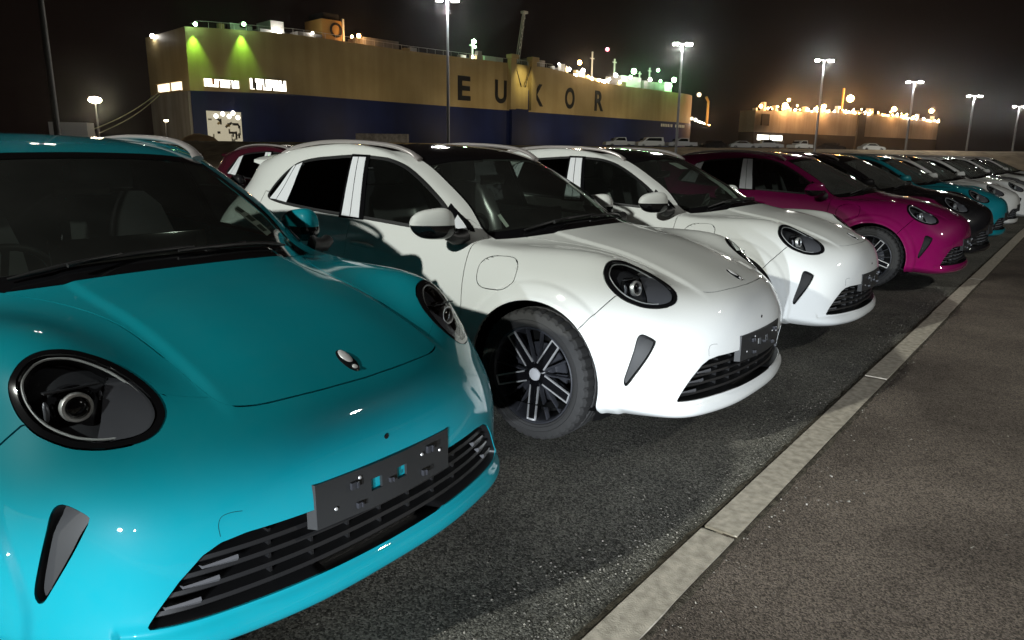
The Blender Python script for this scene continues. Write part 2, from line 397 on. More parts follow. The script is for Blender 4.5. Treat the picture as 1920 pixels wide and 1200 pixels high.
PXZ = np.array([[1, 0, 0], [0, 0, 1.]]); PYZ = np.array([[0, 1, 0], [0, 0, 1.]]); PXY = np.array([[1, 0, 0], [0, 1, 0.]])
def plane_proj(n):
    n = np.array(n, float); n /= np.linalg.norm(n); a = np.cross((0, 0, 1), n); a /= np.linalg.norm(a); b = np.cross(n, a)
    return np.array([a, b])
def cut(P, outline, new, dom, frm=('body',)):
    outline = np.asarray(outline, float)
    cen = V0[FQ].mean(1); q = cen @ P.T
    allow = np.isin(LAB, frm) & dom(cen)
    ins = allow & pip(q, outline)
    cnt_in = np.zeros(len(V0), int); cnt_out = np.zeros(len(V0), int)
    np.add.at(cnt_in, FQ[ins].ravel(), 1); np.add.at(cnt_out, FQ[allow & ~ins].ravel(), 1)
    b = np.where((cnt_in > 0) & (cnt_out > 0) & ~LOCK)[0]
    for _ in range(2):
        p2 = V0[b] @ P.T; tgt = nearest_on(p2, outline); dl = tgt - p2
        J = np.stack([TU[b] @ P.T, TV[b] @ P.T], -1)
        det = J[:, 0, 0] * J[:, 1, 1] - J[:, 0, 1] * J[:, 1, 0]; det = np.where(np.abs(det) < 1e-9, 1e-9, det)
        du = (J[:, 1, 1] * dl[:, 0] - J[:, 0, 1] * dl[:, 1]) / det; dv = (-J[:, 1, 0] * dl[:, 0] + J[:, 0, 0] * dl[:, 1]) / det
        mv = np.clip(du, -1.2, 1.2)[:, None] * TU[b] + np.clip(dv, -1.2, 1.2)[:, None] * TV[b]
        y0 = V0[b, 1] < 1e-5
        mv[y0, 1] = 0
        V0[b] += mv
    V0[b, 1] = np.maximum(V0[b, 1], 0)
    LOCK[b] = True
    LAB[ins] = new

# --- outlines
# wheel openings
for nm, ax in (('arch_f', 0.0), ('arch_r', -2.65)):
    th = np.linspace(0, 2 * np.pi, 96, endpoint=False)
    cut(PXZ, np.stack([ax + .382 * np.cos(th), .335 + .376 * np.sin(th)], 1), nm, lambda c: c[:, 1] > .55)
# side glass
DLO = catmull([(-.530, .969), (-.737, .981), (-.984, .993), (-1.372, 1.012), (-1.774, 1.027), (-2.118, 1.050), (-2.29, 1.070), (-2.365, 1.088), (-2.384, 1.12), (-2.331, 1.198),
               (-2.215, 1.289), (-2.117, 1.332), (-1.97, 1.357), (-1.811, 1.369), (-1.558, 1.382), (-1.32, 1.371), (-1.20, 1.350), (-1.093, 1.314), (-.943, 1.240), (-.791, 1.150), (-.645, 1.043), (-.560, .980)], 6)
sidedom = lambda c: (c[:, 1] > .5) & (c[:, 2] > .9)
cut(PXZ, DLO, 'gasket', sidedom)
DLO2 = offset_poly(DLO, .017)
cut(PXZ, DLO2, 'dlo', sidedom, ('gasket',))
# windscreen: rows 8 .. 11.35, columns 0 .. 4.3
def uv_lab(new, c0, c1, r0, r1, frm=('body',)):
    m = (FCOL >= c0 - 1e-6) & (FCOL < c1 - 1e-6) & (FROW >= r0 - 1e-6) & (FROW < r1 - 1e-6) & np.isin(LAB, frm); LAB[m] = new
k = 1 / KR; kc = 1 / KC
uv_lab('frit', 0, 4 - 3 * kc, 8, 11)
uv_lab('windscreen', 0, 4 - 6 * kc, 8 + 4 * k, 11 - 3 * k, ('frit',))
uv_lab('roof_panel', 0, 20, 11, 14)
m = (LAB == 'roof_panel') & (FCOL >= 4 - 3 * kc - 1e-6) & (FCOL < 13) & (FROW < 11 + 9 * k); LAB[m] = 'body'
uv_lab('rear_window', 13 + 6 * kc, 16, 8 + 4 * k, 10 + 9 * k)
# head lamp (seen along its own axis)
HLN = (.70, .33, .62); PHL = plane_proj(HLN)
hl3 = np.array([(.312, .757, .850), (.300, .741, .876), (.293, .710, .903), (.298, .670, .916), (.319, .622, .913), (.343, .586, .899), (.388, .548, .874), (.445, .520, .842), (.509, .506, .808), (.555, .511, .779), (.577, .528, .756), (.584, .555, .733), (.574, .594, .720), (.543, .648, .715), (.510, .688, .719), (.477, .716, .728), (.425, .746, .750), (.377, .760, .780), (.338, .763, .815)])
HL = catmull(hl3 @ PHL.T, 8)
hldom = lambda c: (c[:, 0] > .1) & (c[:, 2] > .6) & (c[:, 1] > .3)
cut(PHL, HL, 'lamp_bezel', hldom)
HL2 = offset_poly(HL, .018)
cut(PHL, HL2, 'lamp_lens', hldom, ('lamp_bezel',))
PRJ = np.array((.432, .665, .806)); PSP = np.array([[.8, -.9, 0], [0, 0, 1.]]); d0 = PSP[0] @ PRJ + .055
cut(PSP, [(d0, .3), (d0 + .012, .70), (d0 + .020, .78), (d0 + .012, .84), (d0, .95), (d0, 1.3), (d0 + 2, 1.3), (d0 + 2, .3)], 'lamp_lens_f', hldom, ('lamp_lens',))
# bumper vent
PVT = plane_proj((.75, .66, 0.05))
vt3 = np.array([(.522, .757, .606), (.546, .741, .600), (.580, .721, .578), (.578, .727, .563), (.557, .757, .497), (.517, .791, .415), (.493, .809, .372), (.483, .816, .374), (.481, .817, .400), (.495, .804, .469), (.507, .786, .540), (.511, .771, .588)])
VT = catmull(vt3 @ PVT.T, 5)
cut(PVT, VT, 'vent', lambda c: (c[:, 0] > .25) & (c[:, 1] > .5) & (c[:, 2] < .68))
# intake
gr2 = [(0, .452), (.24, .452), (.262, .480), (.44, .482), (.50, .474), (.54, .453), (.59, .400), (.635, .338), (.660, .302), (.656, .293), (.62, .291), (.50, .288), (.25, .284), (0, .282), (-.25, .284), (-.25, .452)]
GR = np.array(gr2)
cut(PYZ, GR, 'intake', lambda c: (c[:, 0] > .45) & (c[:, 1] < .72))
# bonnet
BN = np.array([(.708, -.05), (.708, 0), (.700, .15), (.680, .27), (.655, .345), (.62, .388), (.55, .405), (.35, .415), (.10, .43), (-.12, .475), (-.36, .575), (-.44, .60), (-.44, -.05)])
cut(PXY, catmull(BN[:11], 6, False).tolist() + BN[11:].tolist(), 'bonnet', lambda c: (c[:, 2] > .68) & (c[:, 0] > -.45) & (FROW < 8) & (FCOL < 5))
# charge-port lid
th = np.linspace(0, 2 * np.pi, 64, endpoint=False)
se = lambda a, p: np.sign(a) * np.abs(a) ** p
CP = np.stack([-.262 + .122 * se(np.cos(th), .7), .815 + .082 * se(np.sin(th), .7) + .10 * .122 * np.cos(th)], 1)
side_lo = lambda c: (c[:, 1] > .6)
cut(PXZ, CP, 'charge_lid', side_lo)
# doors
FD = catmull([(-.462, .968), (-.470, .90), (-.476, .80), (-.478, .70), (-.478, .60), (-.487, .50), (-.497, .40), (-.50, .32), (-.52, .285)], 6, False).tolist() + [(-.6, .275), (-1.0, .272), (-1.40, .272), (-1.452, .285), (-1.458, .4), (-1.458, .7), (-1.458, 1.0), (-1.458, 1.05), (-.60, 1.05)]
cut(PXZ, FD, 'front_door', lambda c: (c[:, 1] > .6))
RD = [(-1.458, 1.05), (-1.458, .7), (-1.458, .4), (-1.464, .285), (-1.52, .272), (-2.0, .272)] + catmull([(-2.14, .28), (-2.18, .33), (-2.20, .42), (-2.235, .53), (-2.30, .63), (-2.37, .72), (-2.41, .82), (-2.43, .95), (-2.435, 1.05), (-2.43, 1.13)], 6, False).tolist() + [(-2.43, 1.13), (-2.2, 1.11), (-1.9, 1.09)]
cut(PXZ, RD, 'rear_door', lambda c: (c[:, 1] > .6))
# front bumper: ahead of a seam from lamp to arch, below the bonnet
BP = [(.46, .86), (.405, .80), (.30, .665), (.225, .56), (.05, .30), (.05, 0), (1.2, 0), (1.2, .86)]
cut(PXZ, BP, 'front_bumper', lambda c: (c[:, 0] > .05) & (c[:, 1] > .61) & (c[:, 2] < .84))
cut(PXY, [(.40, -.05), (.59, .385), (.47, .56), (.40, .64), (.40, .72), (1.2, .72), (1.2, -.05)], 'front_bumper', lambda c: (c[:, 0] > .3) & (c[:, 1] < .63) & (c[:, 2] < .88))
cenF = V0[FQ].mean(1)
LAB[(LAB == 'body') & (cenF[:, 0] > .45) & (cenF[:, 2] < .74)] = 'front_bumper'
# rear
LAB[(LAB == 'body') & (cenF[:, 0] < -2.9) & (FROW < 4)] = 'rear_bumper'
LAB[(LAB == 'body') & (FCOL >= 13) & (FROW >= 6) & (FROW < 7) & (cenF[:, 1] < .66)] = 'tail_lamp'
LAB[(LAB == 'body') & (FCOL >= 13 + 6 * kc) & (FROW >= 4)] = 'tailgate'

def panel(labs, gap=.0, depth=.0, off=0.0, both=True, mirror_only=False, wall_n=None):
    """faces of the given labels as arrays (V, F, N); a flange closes every free edge"""
    labs = (labs,) if isinstance(labs, str) else labs
    f = FQ[np.isin(LAB, labs)]
    use, inv = np.unique(f, return_inverse=True); f = inv.reshape(-1, 4)
    V = V0[use].copy(); N = N0[use].copy()
    E_ = {}
    for q in f:
        for a, b in ((q[0], q[1]), (q[1], q[2]), (q[2], q[3]), (q[3], q[0])):
            kk = (min(a, b), max(a, b)); E_.setdefault(kk, []).append((a, b, q))
    seam = np.abs(V[:, 1]) < 1e-5
    bd = [e[0] for kk, e in E_.items() if len(e) == 1 and not (seam[kk[0]] and seam[kk[1]])]
    inw = np.zeros_like(V)
    for a, b, q in bd:
        t = V[b] - V[a]; L = np.linalg.norm(t)
        if L < 1e-7: continue
        t /= L; w = V[q].mean(0) - (V[a] + V[b]) / 2; w -= t * (w @ t); n = N[a]; w -= n * (w @ n); L = np.linalg.norm(w)
        if L < 1e-9: continue
        inw[a] += w / L; inw[b] += w / L
    ln = np.linalg.norm(inw, axis=1); ok = ln > 1e-9; inw[ok] /= ln[ok][:, None]
    for _ in range(3):      # even out the edge direction along the seam
        acc = inw.copy()
        for a, b, q in bd: acc[a] += inw[b]; acc[b] += inw[a]
        ln = np.linalg.norm(acc, axis=1); ok = ln > 1e-9; acc[ok] /= ln[ok][:, None]; inw = acc
    inw[seam, 1] = 0
    soft = (V[:, 0] > .38) & (V[:, 2] > .70) & (V[:, 1] > .375) & (V[:, 1] < .60)
    V += inw * (gap * np.where(soft, .12, 1.0))[:, None] + N * off
    F = [tuple(q) for q in f]
    if depth:
        bv = sorted({i for a, b, q in bd for i in (a, b)}); mp = {v: j for j, v in enumerate(bv)}; base = len(V)
        nb = len(bv)
        V1 = V[bv]; V2 = V[bv] - N[bv] * depth
        V = np.concatenate([V, V1, V2]); nn = -inw[bv] * (1 if depth > 0 else -1)
        N = np.concatenate([N, nn, nn])
        for a, b, q in bd: F.append((base + mp[b], base + mp[a], base + nb + mp[a], base + nb + mp[b]))
    return V, F, N

def mesh_of(name, P, side='both'):
    V, F, N = P
    if side == 'left': return new_mesh(name, V, F, N)
    Vm, Fm, Nm = V * MIR, [tuple(q[::-1]) for q in F], N * MIR
    if side == 'right': return new_mesh(name, Vm, Fm, Nm)
    n = len(V); mp = np.arange(n) + n
    sm = np.abs(V[:, 1]) < 1e-5
    mp[sm] = np.arange(n)[sm]
    F2 = [tuple(mp[i] for i in q) for q in Fm]
    return new_mesh(name, np.concatenate([V, Vm]), list(F) + F2, np.concatenate([N, Nm]))
# ------------------------------------------------------------------ the hatchback: parts, built once and shared by every car
def cast(o, d):
    h = bvh.ray_cast(Vector(o), Vector(d)); return (h[0], h[1]) if h[0] is not None else (None, None)
def front_x(y, z):
    p, n = cast((3, y, z), (-1, 0, 0)); return p.x
def join_sides(name, L, R):
    V = np.concatenate([L[0], R[0] * MIR]); n = len(L[0])
    return new_mesh(name, V, list(L[1]) + [tuple(i + n for i in q[::-1]) for q in R[1]], np.concatenate([L[2], R[2] * MIR]))
def clip_mesh(P, keep):
    V, F, N = P; cen = np.array([V[list(q)].mean(0) for q in F]); return V, [q for q, k_ in zip(F, keep(cen)) if k_], N
def on_side(x, z, off=0.0):
    p, n = cast((x, 3, z), (0, -1, 0)); return p + n * off, n
def side_patch(name, quad, nu, nv, off, th=.0):
    """a thin sheet lying on the left flank; quad = four (x, z) corners"""
    q = [Vector(p) for p in quad]; V = []; N = []; F = []
    for i in range(nu + 1):
        for j in range(nv + 1):
            u, v = i / nu, j / nv
            p2 = (q[0] * (1 - u) + q[1] * u) * (1 - v) + (q[3] * (1 - u) + q[2] * u) * v
            p, n = on_side(p2.x, p2.y, off); V.append(p); N.append(n)
    for i in range(nu):
        for j in range(nv):
            a = i * (nv + 1) + j; F.append((a, a + nv + 1, a + nv + 2, a + 1))
    base = len(V); ring = [i * (nv + 1) for i in range(nu + 1)] + [nu * (nv + 1) + j for j in range(1, nv + 1)] + [i * (nv + 1) + nv for i in range(nu - 1, -1, -1)] + [j for j in range(nv - 1, 0, -1)]
    for i in ring: V.append(V[i]); N.append(N[i])
    for i in ring: V.append(V[i] - N[i] * (off - .001)); N.append(N[i])
    m = len(ring)
    for i in range(m): F.append((base + i, base + (i + 1) % m, base + m + (i + 1) % m, base + m + i))
    e1 = V[F[0][1]] - V[F[0][0]]; e2 = V[F[0][3]] - V[F[0][0]]
    if e1.cross(e2).dot(N[0]) < 0: F = [f_[::-1] for f_ in F]
    return np.array([tuple(v) for v in V]), F, np.array([tuple(n) for n in N])

PAINTED = []            # (mesh name) parts that take the car's own colour
PARTS = []              # list of (name, mesh, material, parent index or -1, location, rot)
def part(name, me, material, parent=-1, loc=None, rot=None, painted=False, label=None):
    if not me.materials: me.materials.append(material)
    PARTS.append(dict(name=name, me=me, mat=material, parent=parent, loc=loc, rot=rot, painted=painted, label=label)); return len(PARTS) - 1

G, DP = .0026, .020
part('body', join_sides('body', panel(('body', 'charge_lid'), G, DP), panel('body', G, DP)), P_WHITE, painted=True)
part('charge_port_lid', mesh_of('charge_port_lid', panel('charge_lid', G * .8, DP), 'right'), P_WHITE, painted=True)
bon = part('bonnet', mesh_of('bonnet', panel('bonnet', G, DP)), P_WHITE, painted=True)
bum = part('front_bumper', mesh_of('front_bumper', panel('front_bumper', G, DP)), P_WHITE, painted=True)
part('rear_bumper', mesh_of('rear_bumper', panel('rear_bumper', G, DP)), P_WHITE, painted=True)
tg = part('tailgate', mesh_of('tailgate', panel('tailgate', G, DP)), P_WHITE, painted=True)
part('rear_window', mesh_of('rear_window', panel('rear_window', G, .01)), M_GLASSR, tg)
part('tail_lamp', mesh_of('tail_lamp', panel('tail_lamp', .001, .02)), M_RED)
roof_i = part('roof', mesh_of('roof', panel('roof_panel', .001, .01)), M_ROOFGL)
PARTS[roof_i]['roof'] = True
ws = part('windscreen', mesh_of('windscreen', panel('windscreen', 0, 0, -.003)), M_GLASSW)
part('windscreen_surround', mesh_of('windscreen_surround', panel('frit', .0015, .012)), M_GLOSSBLK)
# spoiler above the rear window
mb = MB()
for s in (-1, 1):
    pass
sp = []
for y in np.linspace(-.50, .50, 21):
    p, n = cast((-2.84, y, 3), (0, 0, -1)); e = 1 - (abs(y) / .50) ** 4
    sp.append([(p.x + .10, y, p.z - .01), (p.x + .02, y, p.z + .012), (p.x - .13 - .03 * e, y, p.z + .012), (p.x - .135 - .03 * e, y, p.z - .008), (p.x - .02, y, p.z - .03)])
V = [q for r_ in sp for q in r_]; F = []
for i in range(20):
    for j in range(5):
        F.append((i * 5 + j, i * 5 + (j + 1) % 5, (i + 1) * 5 + (j + 1) % 5, (i + 1) * 5 + j))
F += [(0, 1, 2, 3, 4), (104, 103, 102, 101, 100)]
mb.add(V, F); part('spoiler', mb.mesh('spoiler', 40), P_WHITE, tg, painted=True)

for side in ('left', 'right'):
    sg = 1 if side == 'left' else -1
    fd = part('front_door', mesh_of('front_door', panel('front_door', G, DP), side), P_WHITE, painted=True)
    rd = part('rear_door', mesh_of('rear_door', panel('rear_door', G, DP), side), P_WHITE, painted=True)
    gl = panel('dlo', 0, 0, -.004)
    part('door_window', mesh_of('door_window', clip_mesh(gl, lambda c: c[:, 0] > -1.46), side), M_GLASSF, fd)
    part('door_window', mesh_of('door_window', clip_mesh(gl, lambda c: c[:, 0] <= -1.46), side), M_GLASSR, rd)
    part('window_trim', mesh_of('window_trim', panel('gasket', .0005, .012), side), M_TRIMRUB)
    # black pillar covers under white protective film
    part('door_pillar', mesh_of('door_pillar', side_patch('p', [(-1.575, 1.005), (-1.345, 1.005), (-1.435, 1.382), (-1.60, 1.386)], 4, 8, .0035), side), M_GLOSSBLK)
    for q in ([(-1.548, 1.019), (-1.470, 1.016), (-1.530, 1.368), (-1.580, 1.368)], [(-1.464, 1.016), (-1.385, 1.014), (-1.462, 1.367), (-1.524, 1.368)]):
        part('pillar_film', mesh_of('pillar_film', side_patch('p', q, 3, 8, .0065), side), M_FILM)
    for q in ([(-2.335, 1.082), (-2.262, 1.080), (-2.158, 1.302), (-2.175, 1.304)], [(-2.256, 1.078), (-2.140, 1.066), (-2.088, 1.325), (-2.150, 1.306)]):
        part('pillar_film', mesh_of('pillar_film', side_patch('p', q, 3, 8, .0065), side), M_FILM)
    part('mirror_sail', mesh_of('mirror_sail', side_patch('p', [(-.73, 1.002), (-.535, .988), (-.60, 1.043), (-.73, 1.130)], 4, 6, .003), side), M_GLOSSBLK)
    part('pillar_film', mesh_of('pillar_film', side_patch('p', [(-.66, 1.006), (-.568, .996), (-.615, 1.035), (-.66, 1.070)], 3, 4, .006), side), M_FILM)
    # door handles
    for x, z, dd in ((-1.30, .865, fd), (-2.16, .895, rd)):
        p, n = on_side(x, z)
        mb = MB(); pts = []
        for t in np.linspace(-1, 1, 9):
            q, n2 = on_side(x + t * .10, z + t * -.004); pts.append(q + n2 * (.006 + .022 * (1 - t ** 4)))
        mb.tube(pts, [.006, .011, .013, .013, .013, .013, .013, .011, .006], 8)
        me = mb.mesh('door_handle', 60)
        if sg < 0: me.transform(Matrix.Diagonal((1, -1, 1, 1))); me.flip_normals()
        part('door_handle', me, P_WHITE, dd, painted=True)
    # wing mirror: painted upper shell, black lower shell, arm
    a = Vector((-.16, .19, 0)).normalized(); b = Vector((a.y, -a.x, 0)); c0 = Vector((-.605, .965, 1.040))
    def shell(zlo, zhi, up):
        V = []; F = []; nu, nv = 28, 10
        for j in range(nv + 1):
            ph = j / nv * math.pi / 2
            for i in range(nu):
                th = 2 * math.pi * i / nu; ca, sa = math.cos(th), math.sin(th)
                ra = .118; rb = .062 if sa > 0 else .052
                ex = .8
                A = math.copysign(abs(ca) ** ex, ca) * ra; B = math.copysign(abs(sa) ** ex, sa) * rb
                k_ = math.cos(ph) ** .62; h = math.sin(ph) ** .9
                sh = 0 if up else -.02 * math.sin(ph)
                V.append(c0 + a * (A * k_ + sh) + b * (B * k_) + Vector((0, 0, (zhi if up else zlo) * h * (1 - .22 * (A * k_ / .13) * (1 if up else 0)))))
        for j in range(nv):
            for i in range(nu):
                F.append((j * nu + i, j * nu + (i + 1) % nu, (j + 1) * nu + (i + 1) % nu, (j + 1) * nu + i))
        F.append(tuple(range(nu))[::-1])
        return MB().add(V, F)
    me = shell(0, .082, True).mesh('wing_mirror', 50); me2 = shell(-.075, 0, False)
    me2 = me2.mesh('mirror_lower_shell', 50)
    arm = MB().tube([(-.56, .895, .985), (-.548, .86, .965), (-.545, .815, .965), (-.55, .79, .972)], [.030, .034, .038, .046], 10).mesh('mirror_arm', 60)
    if sg > 0:      # the left mirrors are folded back
        Fm_ = Matrix.Translation((-.66, .86, 0)) @ Matrix.Rotation(math.radians(52), 4, 'Z') @ Matrix.Translation((.56, -.86, 0))
        for m_ in (me, me2): m_.transform(Fm_)
    for m_ in (me, me2, arm):
        if sg < 0: m_.transform(Matrix.Diagonal((1, -1, 1, 1))); m_.flip_normals()
    mi = part('wing_mirror', me, P_WHITE, painted=True); part('mirror_lower_shell', me2, M_GLOSSBLK, mi); part('mirror_arm', arm, M_BLKPLAS, mi)
    # roof rail
    rl = catmull([(-1.10, .570, 1.362), (-1.18, .580, 1.405), (-1.33, .588, 1.440), (-1.60, .592, 1.460), (-1.9, .590, 1.462), (-2.15, .582, 1.446), (-2.36, .572, 1.416), (-2.48, .560, 1.380)], 5, False)
    V = []; F = []
    for i, p in enumerate(rl):
        t = Vector(rl[min(i + 1, len(rl) - 1)] - rl[max(i - 1, 0)]).normalized(); bb = Vector((0, 1, 0)); bb = (bb - t * bb.dot(t)).normalized(); uu = t.cross(bb)
        w_ = .022 if 2 < i < len(rl) - 3 else .028
        for kx in range(10):
            th = 2 * math.pi * kx / 10; V.append(Vector(p) + bb * math.cos(th) * w_ + uu * math.sin(th) * .013)
    n_ = len(rl)
    for i in range(n_ - 1):
        for kx in range(10): F.append((i * 10 + kx, i * 10 + (kx + 1) % 10, (i + 1) * 10 + (kx + 1) % 10, (i + 1) * 10 + kx))
    F += [tuple(range(10))[::-1], tuple((n_ - 1) * 10 + j for j in range(10))]
    me = MB().add(V, F).mesh('roof_rail', 60)
    if sg < 0: me.transform(Matrix.Diagonal((1, -1, 1, 1))); me.flip_normals()
    part('roof_rail', me, M_RAIL)
    # head lamp
    hl = part('headlight', mesh_of('headlight', panel('lamp_bezel', .002, .045, .002), side), M_GLOSSBLK)
    part('lens', mesh_of('lens', panel(('lamp_lens', 'lamp_lens_f'), 0, 0, .002), side), M_LENS, hl)
    Vb, Fb, Nb = panel(('lamp_lens', 'lamp_lens_f'), 0, 0, 0)
    ax = np.array(HLN) / np.linalg.norm(HLN); cb = Vb.mean(0)
    Vb = cb + (Vb - cb) * .97 - ax * .042
    bowl = (Vb, Fb, Nb)
    q2 = Vb @ PHL.T; c2 = q2.mean(0)
    # the forward half of the bowl is a plain grey reflector, the rear half holds the black projector module
    proj_c = np.array((.432, .665, .806))
    fwd = LAB[np.isin(LAB, ('lamp_lens', 'lamp_lens_f'))] == 'lamp_lens_f'
    part('lamp_bowl', mesh_of('lamp_bowl', (Vb, [f_ for f_, k_ in zip(Fb, fwd) if not k_], Nb), side), M_BOWL, hl)
    part('lamp_reflector', mesh_of('lamp_reflector', (Vb + ax[None] * (.036 * np.clip(((Vb[:, 0] - proj_c[0]) * .8 - (Vb[:, 1] - proj_c[1]) * .9 - .04) / .07, 0, 1))[:, None], [f_ for f_, k_ in zip(Fb, fwd) if k_], Nb), side), M_BOWL2, hl)
    def lamp_pt(p2, depth):
        o = PHL.T @ p2; o = o + ax * (cb @ ax + .5)
        p, n = cast(o, -ax); return Vector(p) - Vector(ax) * depth if p is not None else None
    ring = [lamp_pt(p, .010) for p in offset_poly(HL, .027)[::2]]
    ring = [p for p in ring if p is not None]
    mb = MB().tube(ring + [ring[0]], .0034, 6, False)
    me = mb.mesh('light_guide', 60)
    if sg < 0: me.transform(Matrix.Diagonal((1, -1, 1, 1))); me.flip_normals()
    part('light_guide', me, M_DRL, hl)
    mb = MB()
    fw = Vector((.93, .10, .12)).normalized(); pc_ = Vector(proj_c) - Vector(ax) * .018
    e1 = fw.cross(Vector((0, 0, 1))).normalized(); e2 = e1.cross(fw)
    def disc_ring(prof, n=36):
        V = []; F = []; m_ = len(prof)
        for i in range(n):
            th = 2 * math.pi * i / n
            for r_, d_ in prof: V.append(pc_ + (e1 * math.cos(th) + e2 * math.sin(th)) * r_ + fw * d_)
        for i in range(n):
            j = (i + 1) % n
            for k_ in range(m_ - 1): F.append((i * m_ + k_, i * m_ + k_ + 1, j * m_ + k_ + 1, j * m_ + k_))
        return MB().add(V, F)
    pr = disc_ring([(.052, -.045), (.052, -.012), (.044, -.004), (.041, -.008), (.040, -.03)]).mesh('projector', 40)
    rg = disc_ring([(.025, .012), (.028, .0185), (.034, .0195), (.0365, .014), (.0365, .0)]).mesh('projector_ring', 50)
    ln = disc_ring([(.0263, .009), (.022, .014), (.013, .018), (.0005, .020)]).mesh('projector_lens', 60)
    bars = []
    for s_ in (-1, 1):
        bx = MB(); bx.tube([pc_ + e1 * (s_ * .060) + e2 * t_ * .024 - fw * (.004 + abs(t_) * .006) for t_ in np.linspace(-1, 1, 7)], [.003, .0062, .007, .007, .007, .0062, .003], 8); bars.append(bx.mesh('side_reflector', 60))
    brow = MB().box(pc_ + e2 * .045 - fw * .012, (.03, .12, .004), Matrix((fw, e1, e2)).transposed()).mesh('lamp_brow')
    for m_ in [pr, rg, ln, brow] + bars:
        if sg < 0: m_.transform(Matrix.Diagonal((1, -1, 1, 1))); m_.flip_normals()
    part('projector', pr, M_GLOSSBLK, hl); part('projector_ring', rg, M_SATIN, hl); part('projector_lens', ln, M_GLOSSBLK, hl); part('lamp_brow', brow, M_BOWL, hl)
    for b_ in bars: part('side_reflector', b_, M_BOWL2, hl)
    # bumper vent: recessed pocket with a sloping blade
    vi = part('bumper_vent', mesh_of('bumper_vent', panel('vent', 0, -.040, -.045), side), M_BLKPLAS)
    Vv, Fv, Nv = panel('vent', .006, 0, 0)
    q2 = Vv @ PVT.T; u_ = (q2[:, 0] - q2[:, 0].min()) / (np.ptp(q2[:, 0]))
    h_ = (Vv[:, 2] - Vv[:, 2].min()) / np.ptp(Vv[:, 2])
    Vv = Vv - Nv * (.006 + .030 * np.clip((h_ - .72) / .28, 0, 1) + .016 * u_)[:, None]
    part('vent_blade', mesh_of('vent_blade', (Vv, Fv, Nv), side), M_GREYPLAS, vi)

# intake: recess, slats, uprights
gi = part('grille', mesh_of('grille', panel('intake', 0, -.085, -.088)), M_GRILLE)
def ymax_at(z):
    ys = []
    for (y0, z0), (y1, z1) in zip(gr2[2:10], gr2[3:11]):
        if (z0 - z) * (z1 - z) <= 0 and z0 != z1: ys.append(y0 + (y1 - y0) * (z - z0) / (z1 - z0))
    return max(ys) if ys else .45
def slat(z, ym, dep, h, back=.030):
    V = []; F = []; n = 36
    for i in range(n + 1):
        y = -ym + 2 * ym * i / n; x = front_x(y, z) - back
        V += [(x, y, z + h / 2), (x + .004, y, z - h * .1), (x - .004, y, z - h / 2), (x - dep, y, z - h / 2 + .004), (x - dep, y, z + h / 2 + .004)]
    for i in range(n):
        for j in range(5): F.append((i * 5 + j, i * 5 + (j + 1) % 5, (i + 1) * 5 + (j + 1) % 5, (i + 1) * 5 + j))
    F += [(4, 3, 2, 1, 0), tuple(n * 5 + j for j in range(5))]
    return MB().add(V, F)
for z in (.312, .352, .392, .430):
    part('grille_slat', slat(z, ymax_at(z) - .012, .04, .016).mesh('grille_slat', 30), M_GRILLE, gi)
for y in (-.36, -.24, -.12, 0, .12, .24, .36):
    mb = MB(); zt = .448; zb = .290
    P_ = []
    for z in np.linspace(zb, zt, 6):
        x = front_x(y, z) - .048; P_.append((x, z))
    V = [(x, y - .004, z) for x, z in P_] + [(x, y + .004, z) for x, z in P_] + [(x - .03, y - .004, z) for x, z in P_] + [(x - .03, y + .004, z) for x, z in P_]
    F = []
    for i in range(5): F += [(i, i + 1, 7 + i, 6 + i), (12 + i, 13 + i, i + 1, i), (6 + i, 7 + i, 19 + i, 18 + i)]
    mb.add(V, F); part('grille_upright', mb.mesh('grille_upright'), M_GRILLE, gi)
for s in (-1, 1):
    for z, y0, y1 in ((.412, .455, .535), (.328, .545, .618), (.371, .50, .578)):
        mb = MB(); V = []; F = []
        bright = y0 > .46 and z != .357 and z != .315
        for i in range(5):
            y = y0 + (y1 - y0) * i / 4; x = front_x(y, z) - .018
            hh = .0095 * (1 - .5 * i / 4)
            V += [(x, s * y, z + hh), (x + .003, s * y, z), (x - .004, s * y, z - hh), (x - .02, s * y, z)]
        for i in range(4):
            for j in range(4): F.append((i * 4 + j, i * 4 + (j + 1) % 4, (i + 1) * 4 + (j + 1) % 4, (i + 1) * 4 + j))
        F += [(3, 2, 1, 0), (16, 17, 18, 19)]
        mb.add(V, F); part('grille_fin', mb.mesh('grille_fin', 50), M_FIN, gi)
# number-plate carrier
yb = [-.262, -.086, -.047, .012, .051, .252]; zb = [.424, .474, .510, .552]
def px_(y, z): return .826 - .020 * ((y + .005) / .257) ** 2 - .10 * (z - .424) * .25
V = []; F = []
for th_ in (0, -.010):
    for y in yb:
        for z in zb: V.append((px_(y, z) + th_, y, z))
o_ = 24
hole = {(1, 1), (3, 1)}
for i in range(5):
    for j in range(3):
        a = i * 4 + j; q = (a, a + 4, a + 5, a + 1)
        if (i, j) in hole:
            for e0, e1_ in ((0, 1), (1, 2), (2, 3), (3, 0)): F.append((q[e1_], q[e0], q[e0] + o_, q[e1_] + o_))
        else: F.append(q); F.append(tuple(x + o_ for x in q[::-1]))
rim_ = [i * 4 for i in range(6)] + [20 + j for j in range(1, 4)] + [i * 4 + 3 for i in range(4, -1, -1)] + [2, 1]
for i in range(len(rim_)):
    a, b = rim_[i], rim_[(i + 1) % len(rim_)]; F.append((a, b, b + o_, a + o_))
pl = part('plate_holder', MB().add(V, F).mesh('plate_holder', 30), M_GREYPLAS)
